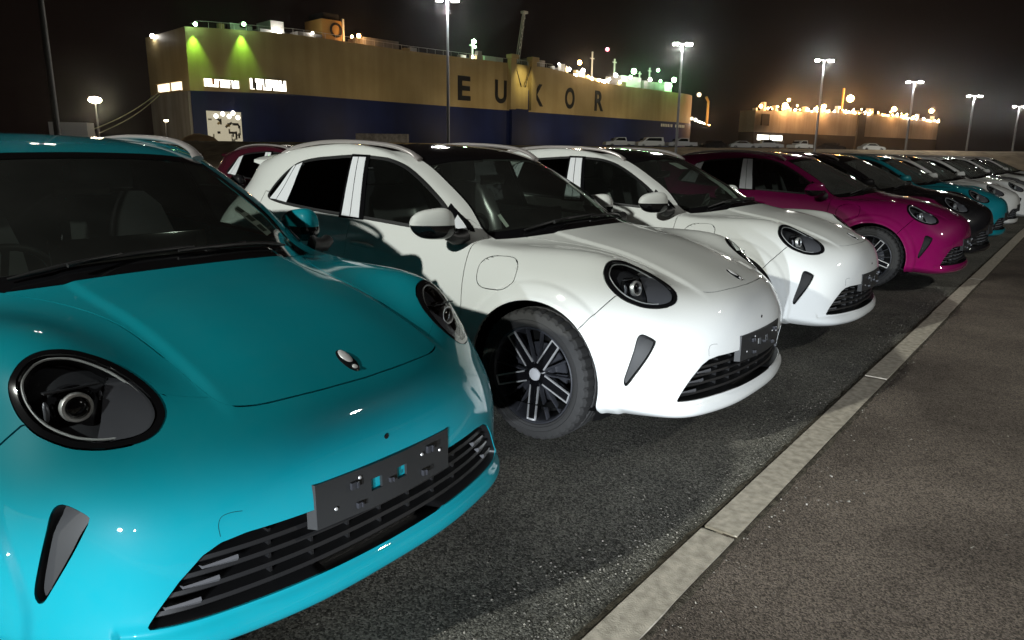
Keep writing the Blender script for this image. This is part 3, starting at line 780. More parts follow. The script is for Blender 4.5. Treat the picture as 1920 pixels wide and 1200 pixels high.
for s in (-1, 1):
    y = yb[0] if s < 0 else yb[-1]
    mb = MB(); x1 = px_(y, .49); x0 = front_x(y, .49) - .02
    mb.add([(x1 - .001, y, .424), (x1 - .001, y, .552), (x0, y - s * -.012, .556), (x0, y - s * -.012, .424), (x1 - .001, y - s * .006, .424), (x1 - .001, y - s * .006, .552), (x0, y + s * .006, .556), (x0, y + s * .006, .424)],
           [(0, 1, 2, 3), (7, 6, 5, 4), (1, 5, 6, 2), (0, 3, 7, 4), (0, 4, 5, 1), (3, 2, 6, 7)])
    part('holder_flange', mb.mesh('holder_flange'), M_GREYPLAS, pl)
for y, z, w_, h_ in ((-.150, .515, .030, .020), (.148, .522, .030, .022), (-.135, .452, .022, .016), (.120, .456, .020, .018), (-.018, .486, .016, .014)):
    part('clip', MB().box((px_(y, z) + .004, y, z), (.010, w_ * .55, h_), None, .002).box((px_(y, z) + .006, y + w_ * .42, z), (.014, w_ * .25, h_ * .9), None, .0015).mesh('clip', 40), M_BOWL, pl)
for y, z in ((-.205, .466), (.205, .498), (.118, .515), (-.125, .53)):
    part('screw', MB().lathe([(.0, .003), (.004, .0025), (.0055, 0)], 12, 'x', (px_(y, z) + .001, y, z)).mesh('screw', 40), M_SATIN, pl)
# towing-eye cover line and small sensor hole on the bumper
p, n = cast((3, -.0, .608), (-1, 0, 0))
part('sensor', MB().lathe([(.0, .002), (.007, .002), (.009, 0)], 16, 'x', (p.x, p.y - .005, p.z)).mesh('sensor', 40), M_GLOSSBLK, bum)
tow = [(-.500, .492), (-.501, .520), (-.492, .540), (-.470, .545), (-.445, .542)]
mb = MB(); pts = []
for y, z in catmull(tow, 4, False):
    p, n = cast((3, y, z), (-1, 0, 0)); pts.append(p + n * .0002)
mb.tube(pts, .0007, 5); part('tow_cover_seam', mb.mesh('tow_cover_seam', 60), M_LINER, bum)
# badge
bn_ = Vector((.46, 0, .89)).normalized(); bt = Vector((.89, 0, -.46)).normalized(); bs_ = Vector((0, 1, 0))
def oval(c, ra, rb, h, n=28, rings=5):
    V = []; F = []
    for j in range(rings + 1):
        ph = j / rings * math.pi / 2
        for i in range(n):
            th = 2 * math.pi * i / n; V.append(c + (bt * math.cos(th) * ra + bs_ * math.sin(th) * rb) * math.cos(ph) + bn_ * h * math.sin(ph))
    for j in range(rings):
        for i in range(n): F.append((j * n + i, j * n + (i + 1) % n, (j + 1) * n + (i + 1) % n, (j + 1) * n + i))
    return MB().add(V, F)
p, n = cast((.637, 0, 3), (0, 0, -1))
part('badge', oval(p - bn_ * .002, .052, .025, .009).mesh('badge', 60), M_BADGEK, bon)
part('badge_emblem', oval(p + bn_ * .0045 - bt * .013, .032, .0155, .005).mesh('badge_emblem', 60), M_BADGE, bon)
part('badge_dot', oval(p + bn_ * .002 + bt * .033, .0095, .0095, .006).mesh('badge_dot', 60), M_BADGE, bon)
# wipers lying in the cowl
for y0, y1 in ((-.52, .05), (-.02, .50)):
    mb = MB(); pts = []
    for t in np.linspace(0, 1, 10):
        y = y0 + (y1 - y0) * t; x = -.245 - .38 * y * y - .02 * t
        p, n = cast((x, y, 3), (0, 0, -1)); pts.append(p + n * .014)
    mb.tube(pts, [.005] + [.008] * 8 + [.004], 6); wi = part('wiper', mb.mesh('wiper', 60), M_BLKPLAS)
    a_ = pts[5]; part('wiper_arm', MB().tube([a_ + Vector((0, 0, .006)), a_ + Vector((.012, -.10, .000)), a_ + Vector((.02, -.18, -.012))], [.005, .006, .008], 6).mesh('wiper_arm', 60), M_BLKPLAS, wi)
# underbody and wheel housings
und = np.concatenate([V0[[c * NROW for c in range(NCOL)]], (V0[[c * NROW for c in range(NCOL)]] * MIR)[::-1][1:-1]])
mb = MB(); cu = np.array((-1.3, 0, .2)); nU = len(und)
inn = cu + (und - cu) * np.array((.985, .96, 1)); inn[:, 2] = und[:, 2] + .012
mb.add([tuple(v) for v in und] + [tuple(v) for v in inn] + [(-1.3, 0, .22)], [(i, (i + 1) % nU, nU + (i + 1) % nU, nU + i) for i in range(nU)])
part('undertray', mb.mesh('undertray', 30), M_LINER)
mb = MB().box((-1.33, 0, .235), (1.85, 1.56, .03)).box((.30, 0, .23), (.72, 1.04, .03)).box((-2.85, 0, .25), (.75, 1.04, .03))
part('floor_pan', mb.mesh('floor_pan'), M_LINER)
for ax_ in (0.0, -2.65):
    for s in (-1, 1):
        V = []; F = []; n = 28
        for i in range(n + 1):
            th = math.radians(-25) + math.radians(230) * i / n
            for r_, y in ((.384, .872), (.40, .80), (.40, .52), (.12, .515)): V.append((ax_ + r_ * math.cos(th), s * y, .335 + r_ * .985 * math.sin(th)))
        for i in range(n):
            for j in range(3): F.append((i * 4 + j, i * 4 + j + 1, (i + 1) * 4 + j + 1, (i + 1) * 4 + j))
        part('wheel_housing', MB().add(V, F).mesh('wheel_housing', 40), M_LINER)
# wheels (outer face towards +y in their own frame)
RO = .335
prof = [(.243, -.092), (.248, -.102), (.264, -.110), (.295, -.110), (.318, -.102), (.330, -.088), (.3345, -.062), (.3345, -.040), (.328, -.038), (.328, -.032), (.3355, -.030), (.3355, -.004), (.329, -.002), (.329, .002), (.3355, .004), (.3355, .030), (.328, .032), (.328, .038), (.3345, .040), (.3345, .062), (.330, .088), (.318, .102), (.295, .110), (.285, .1125), (.281, .1095), (.272, .110), (.262, .1085), (.260, .1055), (.251, .103), (.243, .092)]
V = []; F = []; n = 160; m_ = len(prof)
for i in range(n):
    th = 2 * math.pi * i / n
    for kx, (r_, a_) in enumerate(prof):
        rr = r_
        if kx in (4, 5, 6, 7, 18, 19, 20, 21) and i % 4 == 0: rr -= .009
        if kx in (2, 3, 22, 23) : rr += 0
        V.append((rr * math.cos(th), a_, rr * math.sin(th)))
for i in range(n):
    j = (i + 1) % n
    for kx in range(m_ - 1): F.append((i * m_ + kx, i * m_ + kx + 1, j * m_ + kx + 1, j * m_ + kx))
me_ty = MB().add(V, F).mesh('wheel', 24)
RS = 1.065
me_rim = MB().lathe([(r_ * RS, a_) for r_, a_ in ((.229, .092), (.231, .099), (.226, .101), (.221, .096), (.215, .080), (.205, .03), (.200, -.06), (.205, -.09))], 72).mesh('rim', 40)
me_back = MB().lathe([(.218, -.02), (.12, -.03), (.02, -.03)], 40).mesh('wheel_backing', 40)
me_disc = MB().lathe([(.155, .0), (.155, .012), (.09, .012), (.085, .035), (.0, .035)], 48).mesh('brake_disc', 30)
def radial(th, r_, t_, d_):   # point at radius r_, sideways t_, along axle d_
    r_ *= RS; return Vector((r_ * math.cos(th) - t_ * math.sin(th), d_, r_ * math.sin(th) + t_ * math.cos(th)))
def bar(mb, th0, r0, t0, th1, r1, t1, w0, w1, d0, d1, hgt):
    a_ = radial(th0, r0, t0, d0); b_ = radial(th1, r1, t1, d1); dr = (b_ - a_).normalized(); sd = dr.cross(Vector((0, 1, 0))).normalized(); ax2 = Vector((0, 1, 0))
    V = []
    for c_, w_ in ((a_, w0), (b_, w1)):
        V += [c_ - sd * w_ - ax2 * hgt, c_ - sd * w_, c_ - sd * w_ * .7 + ax2 * .003, c_ + sd * w_ * .7 + ax2 * .003, c_ + sd * w_, c_ + sd * w_ - ax2 * hgt]
    F = [(i, (i + 1) % 6, 6 + (i + 1) % 6, 6 + i) for i in range(6)] + [(5, 4, 3, 2, 1, 0), (6, 7, 8, 9, 10, 11)]
    return mb.add(V, F)
sp_blk = bar(MB(), 0, .03, 0, 0, .222, 0, .028, .026, .066, .088, .03).mesh('spoke', 30)
mb = MB(); bar(mb, 0, .055, .0245, 0, .221, .0235, .0042, .0042, .0705, .0915, .006); bar(mb, 0, .055, -.0245, 0, .221, -.0235, .0042, .0042, .0705, .0915, .006); bar(mb, 0, .212, 0, 0, .2235, 0, .0225, .0225, .0900, .0925, .005)
sp_edge = mb.mesh('spoke_edge', 30)
mb = MB(); h = math.radians(36)
bar(mb, h, .045, .006, h, .090, .020, .006, .005, .062, .066, .02); bar(mb, h, .090, .020, h + .20, .222, 0, .005, .0045, .066, .086, .02)
bar(mb, h, .045, -.006, h, .090, -.020, .006, .005, .062, .066, .02); bar(mb, h, .090, -.020, h - .20, .222, 0, .005, .0045, .066, .086, .02)
sp_y = mb.mesh('branched_spoke', 30)
me_hub = MB().lathe([(.062, .03), (.060, .060), (.045, .070), (.034, .068)], 40).mesh('hub', 40)
me_cap = MB().lathe([(.0335, .066), (.031, .0735), (.018, .0775), (.0, .0785)], 36).mesh('hub_cap', 50)
for x, y in ((0, .795), (0, -.795), (-2.65, .795), (-2.65, -.795)):
    rz = 0 if y > 0 else math.pi
    rot0 = random.uniform(-.2, .2) if x < -1 else .31
    R_ = Matrix.Rotation(rz, 4, 'Z') @ Matrix.Rotation(rot0, 4, 'Y')
    wh = part('wheel', me_ty, M_RUBBER, loc=(x, y, RO), rot=R_)
    part('rim', me_rim, M_BOWL, wh); part('wheel_backing', me_back, M_LINER, wh); part('brake_disc', me_disc, M_BOWL, wh)
    part('hub', me_hub, M_GLOSSBLK, wh); part('hub_cap', me_cap, M_BADGE, wh)
    for s in range(5):
        r5 = Matrix.Rotation(s * 2 * math.pi / 5, 4, 'Y')
        part('spoke', sp_blk, M_GLOSSBLK, wh, rot=r5); part('spoke_edge', sp_edge, M_SATIN, wh, rot=r5); part('branched_spoke', sp_y, M_BOWL, wh, rot=r5)
# cabin
mb = MB()
V = []; F = []
for y in np.linspace(-.70, .70, 15):
    e = .02 * (y / .7) ** 2
    V += [(-.36 - .30 * y * y, y, .93 - e), (-.50 - .15 * y * y, y, .965 - e), (-.70, y, .965 - e), (-.78, y, .93 - e), (-.80, y, .75), (-.70, y, .55)]
for i in range(14):
    for j in range(5): F.append((i * 6 + j, i * 6 + j + 1, (i + 1) * 6 + j + 1, (i + 1) * 6 + j))
part('dashboard', mb.add(V, F).mesh('dashboard', 40), M_DARKINT)
part('display_screen', MB().box((-.72, .05, 1.0), (.02, .62, .13), Matrix.Rotation(-.2, 3, 'Y'), .005).mesh('display_screen', 40), M_GLOSSBLK)
mb = MB(); cW = Vector((-.93, -.36, .88)); aW = Vector((-.90, 0, .44)).normalized(); e1 = Vector((0, 1, 0)); e2 = aW.cross(e1)
ringp = [cW + (e1 * math.cos(t) + e2 * math.sin(t)) * .18 for t in np.linspace(0, 2 * math.pi, 33)]
mb.tube(ringp, .015, 8, False).tube([cW - e1 * .17, cW + e1 * .17], .016, 6).tube([cW, cW - e2 * .17], .016, 6).tube([cW, cW - aW * .2], .03, 8)
part('steering_wheel', mb.mesh('steering_wheel', 60), M_DARKINT)
def seat_mesh(w, name, hr=True):
    mb = MB()
    sec = [(-.00, .00, .11, 1.0), (-.06, .18, .12, 1.0), (-.13, .40, .11, .98), (-.19, .56, .09, .86), (-.215, .63, .06, .62)]
    V = []; F = []
    for dx, dz, th_, ws_ in sec:
        for u in np.linspace(-1, 1, 9):
            V.append((dx + .035 * abs(u) ** 3 + th_ / 2, u * w / 2 * ws_, dz))
        for u in np.linspace(1, -1, 9): V.append((dx - th_ / 2, u * w / 2 * ws_ * .96, dz))
    for i in range(len(sec) - 1):
        for j in range(18): F.append((i * 18 + j, i * 18 + (j + 1) % 18, (i + 1) * 18 + (j + 1) % 18, (i + 1) * 18 + j))
    F += [tuple(range(18))[::-1], tuple((len(sec) - 1) * 18 + j for j in range(18))]
    mb.add(V, F)
    mb.box((.25, 0, -.07), (.52, w * .98, .15), Matrix.Rotation(-.12, 3, 'Y'), .05)
    return mb.mesh(name, 60)
me_seat = seat_mesh(.52, 'front_seat')
me_hr = MB().box((0, 0, 0), (.10, .27, .18), Matrix.Rotation(-.15, 3, 'Y'), .045).mesh('headrest', 60)
me_bench = seat_mesh(1.28, 'rear_seat')
for y in (-.36, .36):
    si = part('front_seat', me_seat, M_SEATFILM, loc=(-1.42, y, .56)); part('headrest', me_hr, M_SEATFILM, si, loc=(-.235, 0, .72))
si = part('rear_seat', me_bench, M_SEAT, loc=(-2.33, 0, .58))
for y in (-.38, .38): part('headrest', me_hr, M_SEAT, si, loc=(-.22, y, .69))
V = []; F = []
for x in np.linspace(-1.28, -2.75, 10):
    for y in np.linspace(-.56, .56, 9):
        p, n = cast((x, y, 3), (0, 0, -1)); V.append((x, y, p.z - .03 - .03 * abs(y / .56) ** 3))
for i in range(9):
    for j in range(8): F.append((i * 9 + j, i * 9 + j + 1, i * 9 + j + 10, i * 9 + j + 9))
part('headliner', MB().add(V, F).mesh('headliner', 60), M_HEADLIN)
part('inner_mirror', MB().box((-1.02, 0, 1.235), (.025, .22, .06), None, .01).mesh('inner_mirror', 40), M_GLOSSBLK)

def make_car(name, loc, rz, colour, roof, label, group, cat='car', skip=(), pale_screen=False):
    root = empty(name, loc, rz); tag(root, label, cat, group)
    made = []
    for q in PARTS:
        if q['name'] in skip or (q['parent'] >= 0 and made[q['parent']] is None): made.append(None); continue
        o = bpy.data.objects.new(q['name'], q['me']); COL.objects.link(o)
        o.parent = root if q['parent'] < 0 else made[q['parent']]
        mt = q['mat']
        if q['painted']: mt = colour
        if q.get('roof'): mt = roof
        if pale_screen and mt is M_GLASSW: mt = M_GLASSPALE
        if q['me'].materials[0] is not mt:
            o.material_slots[0].link = 'OBJECT'; o.material_slots[0].material = mt
        M_ = Matrix.Identity(4)
        if q['rot'] is not None: M_ = q['rot'].copy()
        if q['loc'] is not None: M_ = Matrix.Translation(q['loc']) @ M_
        o.matrix_basis = M_
        made.append(o)
    return root
# ------------------------------------------------------------------ ground
def asphalt(name, c0, c1, speck, bump, scale=170, rough=.85):
    m = mat(name, c0, rough, 0, .25); nt = m.node_tree; b = nt.nodes['Principled BSDF']
    tc = nt.nodes.new('ShaderNodeTexCoord')
    vo = nt.nodes.new('ShaderNodeTexVoronoi'); vo.inputs['Scale'].default_value = scale
    n1 = nt.nodes.new('ShaderNodeTexNoise'); n1.inputs['Scale'].default_value = scale * .45; n1.inputs['Detail'].default_value = 6; n1.inputs['Roughness'].default_value = .7
    n2 = nt.nodes.new('ShaderNodeTexNoise'); n2.inputs['Scale'].default_value = .9; n2.inputs['Detail'].default_value = 9; n2.inputs['Roughness'].default_value = .62
    for n in (vo, n1, n2): nt.links.new(tc.outputs['Object'], n.inputs['Vector'])
    # patchy tone
    r2 = nt.nodes.new('ShaderNodeValToRGB'); r2.color_ramp.elements[0].position = .35; r2.color_ramp.elements[1].position = .68
    r2.color_ramp.elements[0].color = (*c0, 1); r2.color_ramp.elements[1].color = (*c1, 1); nt.links.new(n2.outputs['Fac'], r2.inputs['Fac'])
    # single pale or dark stones in the mix
    r1 = nt.nodes.new('ShaderNodeValToRGB'); e = r1.color_ramp.elements
    e[0].position = .30; e[0].color = (.35, .35, .35, 1); e[1].position = .74; e[1].color = (*[speck] * 3, 1)
    e3 = e.new(.55); e3.color = (1, 1, 1, 1)
    sep = nt.nodes.new('ShaderNodeSeparateColor'); nt.links.new(vo.outputs['Color'], sep.inputs[0])
    mxa = nt.nodes.new('ShaderNodeMath'); mxa.operation = 'MULTIPLY_ADD'; mxa.inputs[1].default_value = .55; mxa.inputs[2].default_value = .0
    nt.links.new(sep.outputs[0], mxa.inputs[0])
    ad = nt.nodes.new('ShaderNodeMath'); ad.operation = 'MULTIPLY_ADD'; ad.inputs[1].default_value = .5
    nt.links.new(n1.outputs['Fac'], ad.inputs[0]); nt.links.new(mxa.outputs[0], ad.inputs[2]); nt.links.new(ad.outputs[0], r1.inputs['Fac'])
    mu = nt.nodes.new('ShaderNodeMix'); mu.data_type = 'RGBA'; mu.blend_type = 'MULTIPLY'; mu.inputs[0].default_value = 1
    nt.links.new(r2.outputs['Color'], mu.inputs[6]); nt.links.new(r1.outputs['Color'], mu.inputs[7]); nt.links.new(mu.outputs[2], b.inputs['Base Color'])
    hh = nt.nodes.new('ShaderNodeMath'); hh.operation = 'MULTIPLY_ADD'; hh.inputs[1].default_value = -.6
    nt.links.new(vo.outputs['Distance'], hh.inputs[0]); nt.links.new(n1.outputs['Fac'], hh.inputs[2])
    bp = nt.nodes.new('ShaderNodeBump'); bp.inputs['Strength'].default_value = bump; bp.inputs['Distance'].default_value = .006
    nt.links.new(hh.outputs[0], bp.inputs['Height']); nt.links.new(bp.outputs['Normal'], b.inputs['Normal'])
    return m
M_LOT = asphalt('lot_asphalt', (.072, .070, .062), (.18, .172, .145), 1.8, .8, 150)
M_LANE = asphalt('lane_asphalt', (.075, .060, .049), (.185, .152, .124), 1.5, .6, 190)
M_KERB = noise_bump(mat('kerb_concrete', (.36, .34, .30), .9, 0, .2), 160, .5, .003, 8, ((.32, .288, .238), (.56, .508, .425)), 26)
M_DIRT = noise_bump(mat('dry_dirt', (.16, .12, .08), .95, 0, .1), 8, .6, .1, 6, ((.10, .075, .05), (.22, .17, .11)), .6)

SHIP_O = Vector((-129.84, 57.26, 0)); SHIP_A = math.radians(83.71)
se_ = Vector((math.cos(SHIP_A), math.sin(SHIP_A), 0)); sn_ = Vector((-se_.y, se_.x, 0))
FH = Vector((-.6260, .7799, 0))
def ground_z(p):
    f_ = (p - Vector(CAM_POS)).dot(FH); t = min(max((f_ - 84) / 9, 0), 1); return 2.35 * t * t * (3 - 2 * t)
ts = [-700, -400, -250, -180] + list(np.arange(-150, -11.9, 3.0)); ss = [-900, -500, -300, -150] + list(np.arange(-90, 330, 6.0)) + [380, 500, 800, 1400]
V = []; F = []
for t in ts:
    for s in ss:
        p = SHIP_O + sn_ * t + se_ * s; V.append((p.x, p.y, ground_z(p) - .004))
ns = len(ss)
for i in range(len(ts) - 1):
    for j in range(ns - 1): F.append((i * ns + j, i * ns + j + 1, (i + 1) * ns + j + 1, (i + 1) * ns + j))
b0 = len(V)
for s in ss:
    p = SHIP_O + sn_ * ts[-1] + se_ * s; V.append((p.x, p.y, -4))
l0 = (len(ts) - 1) * ns
for j in range(ns - 1): F.append((l0 + j, l0 + j + 1, b0 + j + 1, b0 + j))
g = build(MB().add(V, F), 'ground', M_DIRT, None, 60); tag(g, kind='structure')
# tarmac of the parking rows and of the lane, on top of the plain ground
def sheet(name, x0, x1, y0, y1, z, m, tilt=0.0, cells=1):
    V = [(x0 - tilt * y0, y0, z), (x1 - tilt * y0, y0, z), (x1 - tilt * y1, y1, z), (x0 - tilt * y1, y1, z)]
    o = build(MB().add(V, [(0, 1, 2, 3)]), name, m, None, None); tag(o, kind='structure'); return o
KT = .0045
sheet('parking_lot', -46, 1.10, -12, 72, 0.0, M_LOT, 0)
sheet('lane', 1.12, 30, -14, 72, .002, M_LANE, KT)
w_ = sheet('water', -2500, 2500, -2500, 3500, -1.5, mat('harbour_water', (.004, .006, .008), .12), 0)
# kerb stones
kr = empty('kerb', (1.035, -8.9, 0)); tag(kr, kind='structure')
def kerb_mesh(L, seed):
    rnd = random.Random(seed); bm = bmesh.new(); bmesh.ops.create_cube(bm, size=1)
    for v in bm.verts: v.co = Vector((v.co.x * .148, v.co.y * L, v.co.z * .16))
    bmesh.ops.subdivide_edges(bm, edges=[e for e in bm.edges if abs((e.verts[0].co - e.verts[1].co).y) > .5], cuts=14, use_grid_fill=True)
    bmesh.ops.bevel(bm, geom=[e for e in bm.edges if all(v.co.z > .07 for v in e.verts) and (e.is_boundary or len(e.link_faces) == 2 and e.calc_face_angle(0) > .5)], offset=.009, segments=2, affect='EDGES')
    for v in bm.verts:
        if v.co.z > .03: v.co += Vector((rnd.gauss(0, .0016) if abs(v.co.x) > .06 and v.co.z < .078 else 0, 0, 0))
    me = bpy.data.meshes.new('kerb_stone'); bm.to_mesh(me); bm.free()
    return me
kms = [kerb_mesh(2.515, i) for i in range(4)]
for i in range(30):
    y = -8.75 + .0 + i * 2.53
    o = obj('kerb_stone', kms[i % 4], M_KERB, kr); yc = y + 1.265
    o.location = (.074 - KT * (yc) + random.gauss(0, .003), yc + 8.9 - .0 - .0, -.068 + random.gauss(0, .002)); o.rotation_euler = (0, 0, KT + random.gauss(0, .0012))
    o.location.y = yc + 8.9
# soil and moss packed into both edges of the kerb
for nm, sx, wd in (('left', -1, .020), ('right', 1, .016)):
    V = []; F = []; rnd = random.Random(hash(sx) % 97 + 5); n = 420
    for i in range(n + 1):
        y = -3.2 + i * .06; kx = 1.035 - KT * y + (.0 if sx < 0 else .148); w_ = wd * (.35 + rnd.random() * .9)
        V += [(kx - sx * .004, y, .0085), (kx + sx * w_ * .5, y + rnd.uniform(-.01, .01), .0065), (kx + sx * w_, y + rnd.uniform(-.015, .015), .0025)]
    for i in range(n):
        for j in range(2): F.append((i * 3 + j, i * 3 + j + 1, (i + 1) * 3 + j + 1, (i + 1) * 3 + j))
    o = build(MB().add(V, F), 'kerb_soil', noise_bump(mat('damp_soil', (.06, .052, .04), .95, 0, .1), 120, .9, .006, 6, ((.03, .026, .02), (.12, .105, .08)), 30), None, None)
    tag(o, 'dark soil packed along the ' + ('parking' if sx < 0 else 'lane') + ' side of the kerb', 'soil', kind='stuff')
# loose grit along both sides of the kerb
V = []; F = []; rnd = random.Random(3)
def grit(x, y, z, r_):
    b = len(V); a = rnd.uniform(0, 6.28); P_ = []
    for i in range(4):
        th = a + i * 1.57 + rnd.uniform(-.4, .4); P_.append((x + math.cos(th) * r_ * rnd.uniform(.6, 1.2), y + math.sin(th) * r_ * rnd.uniform(.6, 1.2), z))
    V.extend(P_ + [(x + rnd.uniform(-.3, .3) * r_, y + rnd.uniform(-.3, .3) * r_, z + r_ * rnd.uniform(.5, 1.0))]); F.extend([(b + i, b + (i + 1) % 4, b + 4) for i in range(4)])
for i in range(5000):
    y = -2.8 + rnd.random() ** 1.8 * 14; kx = 1.035 - KT * y
    c = rnd.random()
    if c < .55: x = kx - abs(rnd.gauss(0, .15)) - .003
    elif c < .62: x = kx + .15 + abs(rnd.gauss(0, .05))
    elif c < .82: x = rnd.uniform(-.5, kx)
    else: x = kx + .15 + rnd.uniform(0, 2.4)
    grit(x, y, .001 if x < kx else .003, rnd.choice([.002, .0025, .003, .004, .0055]))
o = build(MB().add(V, F), 'loose_grit', noise_bump(mat('grit', (.12, .11, .09), .9), 60, .2, .002, 2, ((.06, .055, .048), (.30, .28, .235)), 40), None, None)
tag(o, 'small stones and grit scattered along the kerb', 'grit', kind='stuff')
# pale flakes of litter on the lane
V = []; F = []
for i in range(16):
    x, y = 1.30 + rnd.gauss(0, .07), -.48 + rnd.gauss(0, .14); r_ = rnd.uniform(.003, .008); a = rnd.uniform(0, 6.28); b = len(V)
    V += [(x + math.cos(a + t) * r_ * rnd.uniform(.6, 1.2), y + math.sin(a + t) * r_ * rnd.uniform(.6, 1.2), .004 + rnd.uniform(.001, .007)) for t in (0, 1.2, 2.6, 3.9, 5.1)]; F.append(tuple(range(b, b + 5)))
o = build(MB().add(V, F), 'paper_scraps', mat('dirty_paper', (.42, .40, .36), .9), None, None); tag(o, 'scatter of tiny pale paper scraps on the lane beside the kerb', 'litter', kind='stuff')
# worn white paint mark on the lane
o = build(MB().add([(1.72, 8.1, .006), (2.05, 7.9, .006), (2.10, 8.9, .006), (1.74, 9.2, .006)], [(0, 1, 2, 3)]), 'lane_marking', noise_bump(mat('worn_paint', (.4, .38, .33), .8), 90, .3, .002, 6, ((.10, .085, .07), (.52, .50, .44)), 14), None, None)
tag(o, kind='structure')

# ------------------------------------------------------------------ the cars
GRP = 'hatchbacks parked in a row along the kerb'
row = [
 ((-.248, -2.328), .029, P_TEAL, P_TEAL, 'teal hatchback with teal roof, nearest of all, filling the lower left'),
 ((0, 0), 0, P_WHITE, M_ROOFGL, 'white hatchback with black roof parked right beside the nearest teal car'),
 ((-.03, 2.433), .007, P_WHITE, M_ROOFGL, 'white hatchback with black roof between the nearer white car and the magenta one'),
 ((.20, 5.82), -.016, P_MAG, P_MAG, 'magenta hatchback parked beyond the two white cars'),
 ((.20, 8.05), .0, P_BLACK, P_BLACK, 'black hatchback parked just beyond the magenta one'),
 ((.14, 10.8), .006, P_TEAL, P_TEAL, 'teal hatchback farther down the row, just beyond the black one'),
 ((.10, 13.6), -.004, P_WHITE, M_ROOFGL, 'white hatchback right behind the farther teal one'),
 ((.22, 16.2), .01, P_WHITE, P_WHITE, 'white hatchback with white roof, second beyond the farther teal one'),
 ((.05, 18.9), -.01, P_GREY, P_GREY, 'grey hatchback far down the row beyond the white cars'),
 ((.15, 21.6), .0, P_WHITE, P_WHITE, 'white hatchback far down the row, first beyond the grey one'),
 ((.0, 24.4), .01, P_BLACK, P_BLACK, 'black hatchback at the far end of the row near the right edge'),
 ((.1, 27.3), .0, P_WHITE, P_WHITE, 'farthest white hatchback at the far end of the row'),
]
FARSKIP = ('screw', 'clip', 'steering_wheel', 'inner_mirror', 'tow_cover_seam', 'sensor', 'wheel_backing', 'side_reflector', 'lamp_brow', 'projector_lens')
for i, (p, rz, c, rf, lb) in enumerate(row):
    make_car('hatchback', (p[0], p[1], .002), rz, c, rf, lb, GRP, skip=FARSKIP if i > 3 else (), pale_screen=i > 2)
make_car('hatchback', (-4.75, -.05, .002), .0, P_BLACK, P_BLACK, 'black hatchback in the second row, its roof showing past the nearest teal car', 'hatchbacks in the second row', skip=FARSKIP)
make_car('hatchback', (-4.75, 2.42, .002), .0, P_MAROON, P_MAROON, 'dark maroon hatchback in the second row, seen between teal and white cars', 'hatchbacks in the second row', skip=FARSKIP)

# papers and stickers lying behind the windscreens
def screen_paper(name, car, pts, m, label, cat, off=-.012):
    """sheet just inside the windscreen; pts are (x, y) seen from above in the car's frame"""
    (px, py), rz = row[car][0], row[car][1]; V = []; n_ = None
    q = [Vector((*p, 0)) for p in pts]
    for i in range(4):
        for j in range(4):
            u, v = i / 3, j / 3; p = (q[0] * (1 - u) + q[1] * u) * (1 - v) + (q[3] * (1 - u) + q[2] * u) * v
            h, n = cast((p.x, p.y, 3), (0, 0, -1)); V.append(h + n * off)
    c_ = sum(V, Vector()) / 16
    me = MB().add([v - c_ for v in V], [(i * 4 + j, i * 4 + j + 1, i * 4 + j + 5, i * 4 + j + 4) for i in range(3) for j in range(3)]).mesh(name, 60)
    o = obj(name, me, m); Rz = Matrix.Rotation(rz, 4, 'Z'); o.location = Rz @ c_ + Vector((px, py, .002)); o.rotation_euler = (0, 0, rz)
    tag(o, label, cat); return o
st = screen_paper('sticker', 0, [(-.46, .50), (-.60, .44), (-.66, .49), (-.52, .565)], M_PAPER, 'pale printed sticker inside the teal car windscreen by the far pillar', 'sticker')
for k_ in range(3):
    d_ = k_ * .052
    (px, py), rz = row[0][0], row[0][1]; V = []
    for a_, b_ in ((-.485 - d_, .500 - d_ * .35), (-.515 - d_, .486 - d_ * .35), (-.545 - d_, .525 - d_ * .35), (-.515 - d_, .540 - d_ * .35)):
        h, n = cast((a_, b_, 3), (0, 0, -1)); V.append(h + n * (-.010))
    c_ = Vector(st.location); Rz = Matrix.Rotation(rz, 4, 'Z')
    o = obj('print_block', MB().add([tuple(v - Rz.inverted() @ (c_ - Vector((px, py, .002)))) for v in V], [(0, 1, 2, 3)]).mesh('print_block'), M_STICKER, st)
screen_paper('paper_tag', 1, [(-.44, -.535), (-.52, -.515), (-.525, -.535), (-.445, -.555)], M_PAPER, 'small white tag behind the windscreen base of the nearer white car', 'tag')
screen_paper('paper_sheet', 2, [(-.80, -.10), (-.92, -.10), (-.92, .06), (-.80, .06)], M_PAPER, 'white sheet behind the windscreen of the farther white car', 'paper')
